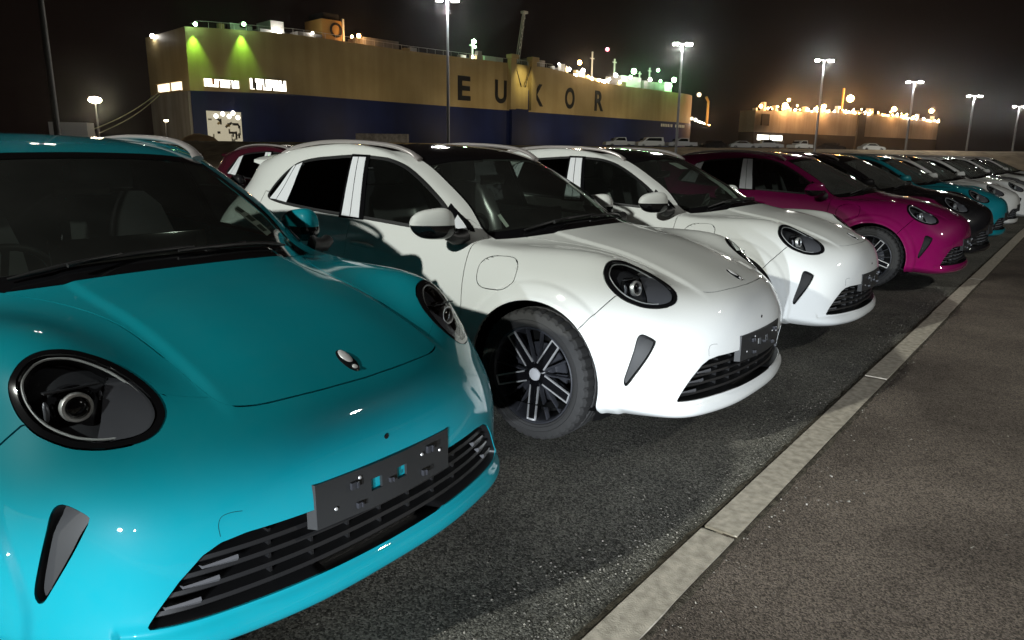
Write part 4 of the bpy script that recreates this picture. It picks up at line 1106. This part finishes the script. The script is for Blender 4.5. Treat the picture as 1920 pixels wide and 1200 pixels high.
# ------------------------------------------------------------------ lamp posts of the yard
M_POST = mat('galvanised_post', (.20, .20, .21), .5, .5)
M_LED = mat('lamp_led', (1, 1, 1), .4, 0, .5, 0, (1.0, .98, .92), 60)
M_LEDW = mat('lamp_sodium', (1, .9, .7), .4, 0, .5, 0, (1.0, .84, .55), 60)
M_POSTDIM = mat('dimmed_post', (.05, .048, .046), .6)  # post metal darkened in colour so lamp light hardly shows on it
def lamp_post(loc, h, label, double=True, m=None, r=.085, power=0, arm_dir=Vector((.78, .626, 0)), group='lamp posts across the yard', head=.55, color=(1, .98, .9), pm=None):
    root = empty('lamp_post', loc); tag(root, label, 'lamp post', group)
    build(MB().lathe([(r * 1.9, 0), (r * 1.9, .03), (r * 1.25, .05), (r * 1.15, h * .4), (r * .8, h)], 12, 'z'), 'pole', pm or M_POST, root, 40)
    heads = ((-1, .8), (1, 1.0)) if double else ((1, 1.0),)
    for s, k_ in heads:
        a = arm_dir * s
        build(MB().tube([(0, 0, h - .05), tuple(a * head * .5 + Vector((0, 0, h + .06))), tuple(a * head + Vector((0, 0, h + .05)))], .045, 8), 'arm', M_POSTDIM, root, 40)
        c = a * head + Vector((0, 0, h + .03)); R3 = Matrix.Rotation(math.atan2(a.y, a.x), 3, 'Z')
        hd = build(MB().box(c + Vector((0, 0, .06)), (.62 * k_, .38, .10), R3, .03), 'lamp_head', M_POSTDIM, root, 40)
        build(MB().box(c - Vector((0, 0, .06)), (.50 * k_, .36, .26 * k_), R3, .08), 'led_panel', m or M_LED, hd, 40)
    if power:
        l = lamp('post_light', 'POINT', (loc[0], loc[1], loc[2] + h - .35), power, color, .4); return root
    return root
posts = [((-32.0, 31.8), 'tallest lamp post in the centre, standing in front of the yellow ship'), ((-28.1, 57.3), 'twin-headed lamp post in front of the ship bow, second from the centre'), ((-21.3, 75.2), 'twin-headed lamp post at the left part of the far ship, third from the centre'),
         ((-18.2, 103.3), 'twin-headed lamp post at the right part of the far ship, fourth from the centre'), ((-14.9, 131.3), 'twin-headed lamp post right of the far ship, fifth from the centre'), ((-11.4, 162.1), 'farthest twin-headed lamp post at the right edge')]
for i, ((x, y), lb) in enumerate(posts):
    z = ground_z(Vector((x, y, 0))); lamp_post((x, y, z), 10.85 - z, lb, power=(5500, 5500, 5500, 5500, 5500, 5500)[i], r=.085 + .01 * i, head=.50 + .10 * i)
lamp_post((-40.2, 11.3, 0), 16.5, 'thick bare lamp post at the far left, its lamp above the picture', r=.135, pm=M_POSTDIM, group='lamp posts across the yard')
lamp_post((-122.0, 46.0, 2.35), 6.1, 'bright single lamp post left of the big ship, above the teal roof', double=False, m=M_LEDW, r=.12, power=9000, head=.3, group='quay lamps', color=(1, .85, .6))
lamp_post((-112.4, 52.1, 2.35), 3.2, 'small lamp post in front of the ship stern', double=False, m=M_LEDW, r=.08, head=.15, group='quay lamps')

# ------------------------------------------------------------------ ships
def hull_paint(name, c0, c1, streak):
    """ship's plating: rain streaks, faint plate seams"""
    m = mat(name, c0, .55, 0, .3); nt = m.node_tree; b = nt.nodes['Principled BSDF']; tc = nt.nodes.new('ShaderNodeTexCoord')
    mp = nt.nodes.new('ShaderNodeMapping'); mp.inputs['Scale'].default_value = (1, 1, .07); nt.links.new(tc.outputs['Object'], mp.inputs['Vector'])
    n1 = nt.nodes.new('ShaderNodeTexNoise'); n1.inputs['Scale'].default_value = .55; n1.inputs['Detail'].default_value = 8; nt.links.new(mp.outputs[0], n1.inputs['Vector'])
    n2 = nt.nodes.new('ShaderNodeTexNoise'); n2.inputs['Scale'].default_value = .10; n2.inputs['Detail'].default_value = 5; nt.links.new(tc.outputs['Object'], n2.inputs['Vector'])
    r1 = nt.nodes.new('ShaderNodeValToRGB'); r1.color_ramp.elements[0].position = .32; r1.color_ramp.elements[1].position = .6; r1.color_ramp.elements[0].color = (*streak, 1); r1.color_ramp.elements[1].color = (1, 1, 1, 1); nt.links.new(n1.outputs['Fac'], r1.inputs['Fac'])
    r2 = nt.nodes.new('ShaderNodeValToRGB'); r2.color_ramp.elements[0].position = .35; r2.color_ramp.elements[1].position = .7; r2.color_ramp.elements[0].color = (*c0, 1); r2.color_ramp.elements[1].color = (*c1, 1); nt.links.new(n2.outputs['Fac'], r2.inputs['Fac'])
    mu = nt.nodes.new('ShaderNodeMix'); mu.data_type = 'RGBA'; mu.blend_type = 'MULTIPLY'; mu.inputs[0].default_value = 1
    nt.links.new(r2.outputs[0], mu.inputs[6]); nt.links.new(r1.outputs[0], mu.inputs[7]); nt.links.new(mu.outputs[2], b.inputs['Base Color'])
    return m
M_HULLY = hull_paint('hull_yellow', (.36, .28, .135), (.48, .38, .20), (.86, .83, .78))
M_HULLB = hull_paint('hull_blue', (.006, .012, .066), (.010, .021, .11), (.8, .8, .84))
M_HULLG = hull_paint('hull_grey', (.22, .21, .20), (.34, .33, .32), (.65, .6, .55))
M_HULLT = hull_paint('hull_tan', (.36, .31, .25), (.48, .43, .35), (.85, .82, .78))
M_LETTER = mat('letter_black', (.012, .012, .016), .5)
M_DECKW = mat('deck_white', (.70, .70, .68), .5)
M_DARK = mat('dark_recess', (.012, .011, .012), .8)
M_FUNN = mat('funnel_yellow', (.62, .36, .10), .5)
def emis(name, col, s): return mat(name, (.1, .1, .1), .5, 0, .3, 0, col, s)
E_WARM = emis('lit_deck_warm', (1.0, .80, .52), 2.2); E_WHITE = emis('lit_deck_white', (1.0, .95, .82), 4.5)
E_DOOR = emis('lit_hold', (.95, .85, .60), .42)
E_HOLD = emis('hold_lamp', (1, .95, .82), 5)
E_LW = emis('deck_lamp_white', (1, .96, .88), 60); E_LG = emis('deck_lamp_green', (.45, 1, .45), 50); E_LO = emis('deck_lamp_orange', (1, .52, .18), 60); E_LR = emis('deck_lamp_red', (1, .12, .16), 30)
def ship_root(o, a, label):
    r_ = empty('ship', o, a); tag(r_, label, 'ship', 'ships at the quay'); return r_
S1 = ship_root(SHIP_O, SHIP_A, 'large yellow and blue car carrier ship with EUKOR in black letters')
def prism_y(poly, y0, y1): return MB().prism(poly, y0, y1, 'y')
def hull(name, prof_lo, prof_hi, s0, s1, depth, m, root, bow=22, z_lo=None):
    """hull slab between two height profiles over s; its bow end curves away in plan"""
    S_ = list(np.linspace(s0, s1 - bow, 24)) + [s1 - bow + bow * math.sin(t * math.pi / 2) for t in np.linspace(.1, 1, 10)]
    V = []; F = []
    for s in S_:
        k_ = max(0, (s - (s1 - bow)) / bow); y0 = depth * .5 * (1 - math.sqrt(max(0, 1 - k_ ** 2.6)))
        zl = np.interp(s, *zip(*prof_lo)); zh = np.interp(s, *zip(*prof_hi))
        V += [(s, y0, zl), (s, y0, zh), (s, depth - y0, zh), (s, depth - y0, zl)]
    for i in range(len(S_) - 1):
        for j in range(4): F.append((i * 4 + j, i * 4 + (j + 1) % 4, (i + 1) * 4 + (j + 1) % 4, (i + 1) * 4 + j))
    F += [(3, 2, 1, 0), tuple((len(S_) - 1) * 4 + j for j in range(4))]
    return build(MB().add(V, F), name, m, root, 30)
LINE = [(0, 11.3), (8, 11.6), (27, 12.2), (69, 12.0), (187, 12.0)]
TOP = [(0, 21.7), (11, 22.8), (30, 23.7), (57, 23.4), (107, 23.8), (120, 22.2), (133, 21.5), (187, 21.4)]
hull('upper_hull', LINE, TOP, 8, 187, 20, M_HULLY, S1)
hull('lower_hull', [(8, -3), (187, -3)], LINE, 8.1, 187.3, 20, M_HULLB, S1)
build(MB().box((7.9, 9.8, 4.2), (.5, 19.2, 14.6)), 'pale_stern_face', M_HULLG, S1, None)  # grey sheet over the transom: its different light put into the colour
# letters
for ch, s in (('E', 71.9), ('U', 84.3), ('K', 98.2), ('O', 111.3), ('R', 124.5)):
    cu = bpy.data.curves.new('letter', 'FONT'); cu.body = ch; cu.size = 1; cu.extrude = .02; cu.offset = .028
    t = bpy.data.objects.new('tmp', cu); COL.objects.link(t); bpy.context.view_layer.update()
    me = bpy.data.meshes.new_from_object(t.evaluated_get(bpy.context.evaluated_depsgraph_get())); bpy.data.objects.remove(t)
    co = np.array([v.co for v in me.vertices]); lo, hi = co.min(0), co.max(0)
    for v in me.vertices:
        x = (v.co.x - lo[0]) / (hi[0] - lo[0]); y = (v.co.y - lo[1]) / (hi[1] - lo[1]); v.co = Vector((s + x * 4.1, -.06 - v.co.z * 2, 13.6 + y * 5.7))
    me.materials.clear(); obj('letter', me, M_LETTER, S1)
# small ship's name near the bow, too small to read
for i, (w_, g_) in enumerate(((.9, 0), (.8, 0), (.8, 0), (.7, 0), (.8, 0), (.4, 0), (.8, 0), (.8, 1.6), (.8, 0), (.7, 0), (.7, 0), (.8, 0), (.8, 0))):
    x0 = 159.6 + i * 1.0 + (1.4 if i > 6 else 0)
    build(MB().box((x0, -.08, 10.75), (w_ * .8, .05, .9)), 'name_character', M_DECKW, S1, None)
# lit openings near the stern, with posts and gear inside
for (a, b, z0, z1, m) in ((10.7, 17.2, 12.5, 13.9, E_WHITE), (19.5, 26.9, 12.6, 14.6, E_WHITE)):
    op = build(MB().box(((a + b) / 2, -.06, (z0 + z1) / 2), (b - a, .08, z1 - z0)), 'deck_opening', m, S1, None)
    build(MB().box(((a + b) / 2, -.25, z0 - .08), (b - a + .3, .5, .16)).box(((a + b) / 2, -.25, z1 + .08), (b - a + .3, .5, .16)), 'opening_frame', M_HULLY, op, None)
    rr = random.Random(int(a * 10))
    for k_ in range(int((b - a) * 1.1)):
        x = rr.uniform(a, b); h_ = rr.uniform(.3, 1) * (z1 - z0)
        build(MB().box((x, -.16, z0 + h_ / 2 if rr.random() < .6 else z1 - h_ / 2), (rr.uniform(.08, .5), .1, h_)), 'deck_gear', rr.choice([M_HULLG, M_FUNN, M_DARK]), op, None)
for y0, y1 in ((3.5, 8.5), (9.5, 15.5)):
    op = build(MB().box((7.94, (y0 + y1) / 2, 12.6), (.08, y1 - y0, 1.5)), 'deck_opening', E_WARM, S1, None)
    build(MB().box((7.7, (y0 + y1) / 2, 11.75), (.5, y1 - y0 + .3, .16)).box((7.7, (y0 + y1) / 2, 13.45), (.5, y1 - y0 + .3, .16)), 'opening_frame', M_HULLY, op, None)
dr = build(MB().box((13.9, -.07, 5.3), (6.6, .08, 5.8)), 'stern_door', E_DOOR, S1, None)
rr = random.Random(5)
for x, z in ((12.3, 7.3), (13.6, 7.75), (14.8, 7.35), (15.6, 8.0), (16.5, 7.2)): build(MB().lathe([(0, .14), (.3, .1), (.42, 0), (.3, -.1), (0, -.14)], 12, 'y', (x, -.25, z)), 'hold_lamp', E_HOLD, dr, 40)
for k_ in range(26):
    x = rr.uniform(10.9, 16.9); z = rr.uniform(2.6, 6.9); a = rr.choice([0, 0, 1.57, 1.57, .6, -.6])
    build(MB().box((x, -.18, z), (rr.uniform(.4, 1.6), .08, rr.uniform(.08, .5)), Matrix.Rotation(a, 3, 'Y')), 'hold_gear', rr.choice([M_DARK, M_DARK, M_HULLG, M_HULLY]), dr, None)
# side ramp amidships
build(MB().box((92.6, -.5, 7.2), (6.2, 1.0, 20.4)), 'side_ramp', M_HULLB, S1, None)
build(MB().box((93.0, -.6, 15.3), (4.6, 1.0, 5.6)), 'ramp_flap', M_HULLY, S1, None)
for s in (89.6, 97.2): build(MB().box((s, -.7, 18.5), (1.9, 1.4, 12.4)).box((s, -.9, 25.2), (2.6, 2.0, 1.0)), 'ramp_post', M_HULLY, S1, None)
build(MB().tube([(90, -1, 24.5), (92.6, -1.2, 18)], .12, 6).tube([(96.8, -1, 24.5), (94, -1.2, 18)], .12, 6), 'ramp_wires', M_DARK, S1)
# mast crane, deck houses, funnel
mb = MB(); a0, a1 = Vector((96.2, 4, 24.6)), Vector((98.4, 4, 37.2))
for dx, dy in ((-.35, -.35), (.35, -.35), (.35, .35), (-.35, .35)): mb.tube([a0 + Vector((dx, dy, 0)), a1 + Vector((dx * .6, dy * .6, 0))], .12, 5)
for i in range(11):
    t0, t1 = i / 11, (i + 1) / 11; p, q = a0.lerp(a1, t0), a0.lerp(a1, t1); s_ = 1 if i % 2 else -1
    mb.tube([p + Vector((-.35 * s_, -.35, 0)), q + Vector((.35 * s_, -.35, 0))], .09, 5)
build(mb, 'lattice_mast', M_DECKW, S1); build(MB().box((98.6, 4, 37.5), (1.6, 1.2, .6)), 'mast_head', M_DECKW, S1, None)
for (a, b, z0, z1, y, m) in ((23.7, 26.0, 23.2, 24.4, 3, M_DECKW), (26.0, 28.8, 23.2, 26.2, 3, M_DECKW), (29, 35, 23, 25.2, 8, M_HULLG), (46.7, 56.2, 23, 25.4, 2, M_HULLG), (82.6, 89.0, 23.5, 25.0, 2, M_DECKW), (99, 106, 23.5, 26.0, 3, M_HULLG), (140.8, 151.2, 21, 25.0, 3, M_DECKW), (151.4, 163.2, 21, 24.2, 2, M_HULLG), (163.2, 167.4, 21, 24.6, 2, M_DECKW), (118, 132, 21.6, 23.4, 5, M_HULLG), (31, 36.5, 23.4, 24.6, 1.5, M_HULLG)):
    build(MB().box(((a + b) / 2, y + 3, (z0 + z1) / 2), (b - a, 6, z1 - z0)), 'deck_house', m, S1, None)
fn = build(MB().box((39.5, 6, 25.4), (4.9, 7, 5.2), None, .4), 'funnel', M_FUNN, S1, 40)
build(MB().lathe([(1.5, 0), (1.5, .05), (1.0, .05), (1.0, 0)], 24, 'y', (40.4, 2.40, 26.0)), 'funnel_emblem', M_LETTER, fn, 40)
build(MB().box((39.7, 6, 28.6), (4.0, 6, 1.6), None, .6), 'funnel_cap', M_DARK, fn, 40)
build(MB().box((42.4, 3, 26), (.45, .5, 5)), 'funnel_pipe', M_DECKW, fn, None)
for s, z0, z1, y in ((78.4, 23.5, 27.8, 2), (130.0, 21.5, 31.0, 6), (141.0, 25, 30.0, 6), (158.5, 24, 28.8, 5), (153, 24, 27.2, 5)):
    build(MB().box((s, y, (z0 + z1) / 2), (.35, .35, z1 - z0)).box((s, y, z0 + (z1 - z0) * .8), (1.8, .25, .25)), 'deck_mast', M_DECKW, S1, None)
for s in np.arange(108, 132, 1.6): build(MB().box((s, 1.0, 22.6 - (s - 108) * .02), (.1, .1, 1.4)).box((s + .8, 1.0, 23.1 - (s - 108) * .02), (1.6, .08, .1)), 'deck_rail', M_DECKW, S1, None)
rr = random.Random(31)
for k_ in range(30):        # winches, vents and lockers along the open deck
    s = rr.choice([rr.uniform(12, 24), rr.uniform(57, 82), rr.uniform(106, 140), rr.uniform(106, 140)]); h_ = rr.choice([.6, .9, 1.3, 2.0]); zt = np.interp(s, *zip(*TOP))
    build(MB().box((s, rr.uniform(.6, 3), zt + h_ / 2), (rr.uniform(.5, 2.2), 1.2, h_)), 'deck_locker', rr.choice([M_DECKW, M_HULLG, M_HULLY]), S1, None)
for s in np.arange(10, 106, 2.4):
    zt = np.interp(s, *zip(*TOP)); z2 = np.interp(s + 2.4, *zip(*TOP))
    build(MB().tube([(s, .15, zt - .1), (s, .15, zt + 1.05), (s + 2.4, .15, z2 + 1.05)], .04, 4), 'deck_rail', M_DECKW, S1, None)
def deck_lamp(root, s, y, z, m, r=.35, power=0, col=(1, 1, 1), mb_z=None):
    build(MB().lathe([(.02, -r), (r * .7, -r * .7), (r, 0), (r * .7, r * .7), (.02, r)], 12, 'z', (s, y, z)), 'deck_lamp', m, root, 60)
    if power:
        l = lamp('deck_light', 'POINT', (0, 0, 0), power, col, .3); l.location = root.matrix_basis @ Vector((s, y, z)) if False else Matrix.Translation(root.location) @ Matrix.Rotation(root.rotation_euler.z, 4, 'Z') @ Vector((s, y - .4, z)); return l
def ship_pt(root, p): return Matrix.Translation(root.location) @ Matrix.Rotation(root.rotation_euler.z, 4, 'Z') @ Vector(p)
deck_lamp(S1, 7.6, 15, 22.3, E_LW, .40)
for s, z in ((9.3, 22.9), (18.3, 24.0)):
    deck_lamp(S1, s, -1.6, z, E_LG, .34)
    build(MB().tube([(s, .5, z + .3), (s, -1.6, z + .35)], .12, 6), 'lamp_arm', M_HULLG, S1)
    lamp('hull_flood', 'SPOT', ship_pt(S1, (s, -.9, z - .55)), 7000, (.36, 1.0, .10), .15, ship_pt(S1, (s + .2, -.1, 12)), 62, .9)
deck_lamp(S1, 27.2, 2, 23.9, E_LW, .40); deck_lamp(S1, 34.0, 1, 24.6, E_LW, .22)
deck_lamp(S1, 45.0, 1, 25.3, E_LO, .42, 900, (1, .55, .25)); deck_lamp(S1, 43.6, 1.5, 25.0, E_LO, .3); deck_lamp(S1, 78.4, 1.4, 27.8, E_LG, .55); deck_lamp(S1, 78.8, 1.4, 26.6, E_LG, .3); deck_lamp(S1, 77.2, .5, 24.0, E_LW, .3)
lamp('ramp_flood', 'SPOT', ship_pt(S1, (93.3, -7, 23.5)), 3600, (1.0, .86, .35), .3, ship_pt(S1, (93.2, 0, 19)), 75, 1)
rr = random.Random(11)
for s, z, m, r in ((108.9, 25.2, E_LW, .25), (113.2, 24.2, E_LW, .5), (116.0, 22.8, E_LW, .5), (117.6, 26.4, E_LO, .62), (119.2, 24.4, E_LW, .55), (123.5, 22.5, E_LO, .45), (126.5, 22.3, E_LO, .5), (128.9, 22.0, E_LW, .55), (130.0, 31.2, E_LR, .5), (134.5, 24.3, E_LW, .6), (136.8, 22.6, E_LW, .4), (143.6, 26.2, E_LG, .8), (142, 24.4, E_LG, .5), (152.4, 24.4, E_LW, .5), (156.6, 27.6, E_LG, .45), (158.2, 24.4, E_LG, .4), (166.0, 25.4, E_LG, .75), (164.0, 23.3, E_LG, .5), (131.6, 23.0, E_LW, .3), (121.6, 23.0, E_LO, .3)):
    deck_lamp(S1, s, .4, z, m, r)
for s, z, c, p_ in ((118, 27, (1, .75, .45), 1600), (144, 27.5, (.45, 1, .45), 1300), (166.5, 25.5, (.3, 1, .35), 1500), (129, 24, (1, .7, .4), 700)):
    lamp('deck_light', 'POINT', ship_pt(S1, (s, -2.0, z)), p_, c, .4)
# bow fittings
bp_ = build(MB().tube([(186.2, -1, 11.5), (186.2, -1, 19.6), (184.6, -1, 21.0)], .45, 8), 'bow_post', M_FUNN, S1)
lamp('bow_light', 'POINT', ship_pt(S1, (183.8, -4.5, 15)), 900, (1, .5, .25), .3)
deck_lamp(S1, 181, -.3, 21.6, E_WARM, .8); deck_lamp(S1, 179.5, -.5, 13.2, E_WHITE, .6); deck_lamp(S1, 177.0, -.5, 13.5, E_WARM, .6)
for k_ in range(7): deck_lamp(S1, 187.5 + k_ * 1.9, 3 + k_ * .4, 12.9 - k_ * .12, rr.choice([E_LO, E_LW]), .22)
# quay floods that wash the hull from below
for s, p_ in ((14, 1600), (45, 2700), (76, 4700), (106, 5600), (136, 5000), (168, 4600)):
    lamp('quay_flood', 'SPOT', ship_pt(S1, (s, -17, 3.4)), p_ * 1.1, (1.0, .80, .50), .4, ship_pt(S1, (s, 0, 13.5)), 125, 1)
# mooring lines
for k_ in (0, 1):
    P_ = [ship_pt(S1, (2.6, -.1, 11.0 - k_ * .5)).lerp(Vector((-100.6 - k_ * 1.2, 35.8 + k_ * 2.2, 3.2)), t) - Vector((0, 0, 1.2 * math.sin(t * math.pi) * .5)) for t in np.linspace(0, 1, 14)]
    o = build(MB().tube(P_, .07, 5), 'mooring_line', mat('rope', (.50, .52, .36), .9), None); tag(o, ('upper' if not k_ else 'lower') + ' pale mooring line running from the ship stern to the quay', 'rope', 'mooring lines')

S2 = ship_root((-109.97, 291.2, 0), math.radians(79.62), 'far tan car carrier ship with orange deck lights, right of the yellow ship')
hull('upper_hull', [(0, 10.8), (199, 11.7)], [(0, 19.2), (70, 21.2), (120, 21.8), (199, 21.2)], 0, 199, 7, M_HULLT, S2, 6)
hull('lower_hull', [(0, -3), (199, -3)], [(0, 10.8), (199, 11.7)], 0, 199.2, 7, M_DARK, S2, 6)
build(MB().box((95.3, -.4, 13), (8.0, .8, 17.6)), 'side_ramp', M_DARK, S2, None)
build(MB().box((7.4, -.3, 15.8), (5.6, .6, 4.6)), 'stern_recess', M_DARK, S2, None)
for a, b in ((3.0, 11.8), (13.2, 22.5)): build(MB().box(((a + b) / 2, -.1, 8.7), (b - a, .2, 2.1)), 'deck_opening', E_WHITE, S2, None)
rr = random.Random(21)
for k_ in range(46):
    s = 4 + k_ * 4.2 + rr.uniform(-1.2, 1.2); h_ = rr.choice([.8, 1.2, 1.6, 2.2, 3.4, 1.0])
    zt = np.interp(s, [0, 70, 120, 199], [19.2, 21.2, 21.8, 21.2])
    build(MB().box((s, rr.uniform(1, 4), zt + h_ / 2), (rr.uniform(.6, 2.4), 1.6, h_)), 'deck_house', rr.choice([M_DECKW, M_DECKW, M_HULLT]), S2, None)
    if rr.random() < .75: deck_lamp(S2, s + rr.uniform(-1, 1), -.2, zt + rr.uniform(.3, 1.8), rr.choice([E_LO, E_LO, E_LW]), rr.uniform(.25, .5))
for k_ in range(60):
    s = rr.uniform(3, 195); zt = np.interp(s, [0, 70, 120, 199], [19.2, 21.2, 21.8, 21.2])
    deck_lamp(S2, s, -.3, zt + rr.choice([.2, .4, .8, 1.5, 2.4]), rr.choice([E_LO, E_LO, E_LO, E_LW]), rr.uniform(.15, .34))
for s, z, r in ((3.1, 20.9, .7), (22, 22.0, 1.2), (24.5, 24.5, .6), (55.6, 23.3, 1.0), (80.7, 28.2, 1.6), (131, 25.7, 1.2), (181, 27.1, 1.2)):
    deck_lamp(S2, s, -.4, z, E_LO, r)
build(MB().box((80.2, 3, 27), (.7, .7, 12)), 'deck_mast', M_FUNN, S2, None)
for s, z, p_ in ((22, 23, 2600), (55.6, 24, 2600), (80.7, 29, 2400), (131, 26, 1800), (181, 27.5, 1800), (35, 23, 1500)):
    lamp('deck_light', 'POINT', ship_pt(S2, (s, -2.2, z)), p_ * 5, (1, .50, .20), .5)
for s in (30, 80, 130, 175): lamp('quay_flood', 'SPOT', ship_pt(S2, (s, -24, 4)), 3200, (1, .8, .6), .5, ship_pt(S2, (s, 0, 14)), 125, 1)

# ------------------------------------------------------------------ things on the raised far ground
def profile_car(name, loc, rz, body, prof, roofp, L, W, m, label, cat, group):
    root = empty(name, loc, rz); tag(root, label, cat, group)
    b = build(MB().prism(prof, -W / 2, W / 2, 'y'), 'body', m, root, None)
    cb = build(MB().prism(roofp, -W / 2 + .10, W / 2 - .10, 'y'), 'cabin', m, root, None)
    xs = [p[0] for p in roofp]; zs = [p[1] for p in roofp]; cx, cz = sum(xs) / len(xs), sum(zs) / len(zs)
    for s in (-1, 1):
        build(MB().prism([(cx + (x - cx) * .80, cz + .02 + (z - cz) * .62) for x, z in roofp], s * (W / 2 - .10), s * (W / 2 - .085), 'y'), 'window', M_GLOSSBLK, cb, None)
    build(MB().box((roofp[0][0] * .6 + roofp[1][0] * .4 + .28, 0, cz + .02), (.02, W * .76, .34), Matrix.Rotation(-.6, 3, 'Y')), 'windscreen', M_GLOSSBLK, cb, None)
    for x in (L * .30, -L * .30):
        for s in (-1, 1): build(MB().lathe([(.0, -.1), (.33, -.1), (.36, -.06), (.36, .06), (.33, .1), (0, .1)], 16, 'y', (x, s * (W / 2 - .1), .36)), 'wheel', M_RUBBER, root, 40)
    return root
PK = ([(2.5, .45), (2.55, .75), (2.35, .98), (1.3, 1.08), (-2.5, 1.05), (-2.55, .5)], [(1.25, 1.05), (.45, 1.72), (-.95, 1.74), (-1.15, 1.05)])
VN = ([(2.3, .4), (2.35, .8), (2.1, 1.0), (1.4, 1.1), (-2.2, 1.1), (-2.25, .45)], [(1.5, 1.05), (.7, 1.75), (-2.0, 1.80), (-2.15, 1.05)])
SL = ([(2.2, .35), (2.25, .65), (1.9, .85), (1.1, .95), (-2.0, .98), (-2.2, .8), (-2.2, .4)], [(1.1, .92), (.35, 1.42), (-1.0, 1.44), (-1.75, .95)])
GV = 'vehicles on the raised far yard'
M_SILV = paint('silver_paint', (.42, .43, .44)); M_WH2 = paint('far_white_paint', (.72, .73, .70))
for (x, y, k_, m, lb, cat, rz) in ((-60.8, 102.4, PK, M_WH2, 'white pickup on the far yard in front of the ship bow, leftmost', 'pickup', 4.0), (-56.8, 105.6, VN, M_WH2, 'white van beside the leftmost far pickup', 'van', 4.0), (-52.8, 108.9, PK, M_SILV, 'silver pickup right of the white van on the far yard', 'pickup', 4.0),
        (-49.6, 114.5, SL, P_BLACK, 'dark car between the far pickups, under the ship bow', 'car', 4.2), (-45.6, 117.6, SL, M_SILV, 'grey saloon on the far yard left of the far ship stern', 'car', .6), (-42.6, 120.6, PK, M_SILV, 'grey pickup on the far yard under the far ship stern', 'pickup', .6), (-39.6, 128.2, PK, M_WH2, 'white pickup on the far yard below the orange deck lights', 'pickup', 4.4),
        (-36.2, 135.2, SL, P_BLACK, 'dark saloon on the far yard below the far ship', 'car', .6), (-30.8, 140.4, SL, M_WH2, 'pale saloon on the far yard right of the dark one', 'car', .8)):
    profile_car({'pickup': 'pickup_truck', 'van': 'van', 'car': 'saloon_car'}[cat], (x, y, ground_z(Vector((x, y, 0)))), rz, None, k_[0], k_[1], 4.8, 1.8, m, lb, cat, GV)
def block(name, c, d, m, label, cat, rz=0, bev=.05):
    root = build(MB().box((0, 0, d[2] / 2), d, None, bev), name, m, None, 40, c); root.rotation_euler = (0, 0, rz); tag(root, label, cat); return root
zz = 2.35
block('cabin', (-96.5, 32.8, zz), (4.2, 2.6, 1.9), M_DECKW, 'low white cabin on the far quay behind the teal roof', 'cabin', .9)
block('concrete_barrier', (-70.0, 59.2, zz), (6.6, 1.2, 1.15), noise_bump(mat('stained_concrete', (.30, .26, .21), .9), 6, .4, .05, 5, ((.16, .13, .10), (.40, .35, .28)), 2.5), 'long stained concrete barrier behind the white car roof', 'barrier', .67)
mb = MB(); V = []; F = []
for i in range(9):
    for j in range(7):
        x, y = -2.6 + i * .65, -1.5 + j * .5; k_ = max(0, 1 - (x / 2.6) ** 2) * max(0, 1 - (y / 1.52) ** 2); V.append((x, y, 1.15 * k_ ** .6 + random.uniform(-.06, .06) * (k_ > 0)))
for i in range(8):
    for j in range(6): F.append((i * 7 + j, i * 7 + j + 1, i * 7 + j + 8, i * 7 + j + 7))
o = build(mb.add(V, F), 'tarpaulin', noise_bump(mat('brown_tarpaulin', (.30, .19, .09), .85), 1.2, .5, .3), None, 80, (-102.6, 52.2, zz)); o.rotation_euler = (0, 0, .9); tag(o, 'brown tarpaulin-covered heap in front of the lit stern door', 'heap')

# glowing body added on the bright quay lamp, sized to its glare
q_ = [o for o in bpy.data.objects if o.get('label', '').startswith('bright single')][0]
build(MB().lathe([(.02, -.5), (.7, -.35), (.95, 0), (.7, .35), (.02, .5)], 16, 'z', (0, 0, 6.2)), 'lamp_glow_body', M_LEDW, q_, 50)
# thin night haze over the harbour
FHR = Matrix.Rotation(0, 3, 'Z')
hz = build(MB().box((0, 170, 19.4), (900, 900, 48.8)), 'haze', None, None, None)
m = bpy.data.materials.new('night_haze'); m.use_nodes = True; nt = m.node_tree
for n in list(nt.nodes): nt.nodes.remove(n)
out = nt.nodes.new('ShaderNodeOutputMaterial'); vo = nt.nodes.new('ShaderNodeVolumePrincipled')
vo.inputs['Color'].default_value = (.85, .86, .88, 1); vo.inputs['Density'].default_value = .00014; vo.inputs['Anisotropy'].default_value = .965
nt.links.new(vo.outputs[0], out.inputs['Volume']); hz.data.materials.append(m)
tag(hz, 'thin night haze hanging over the whole harbour yard', 'haze', kind='stuff')
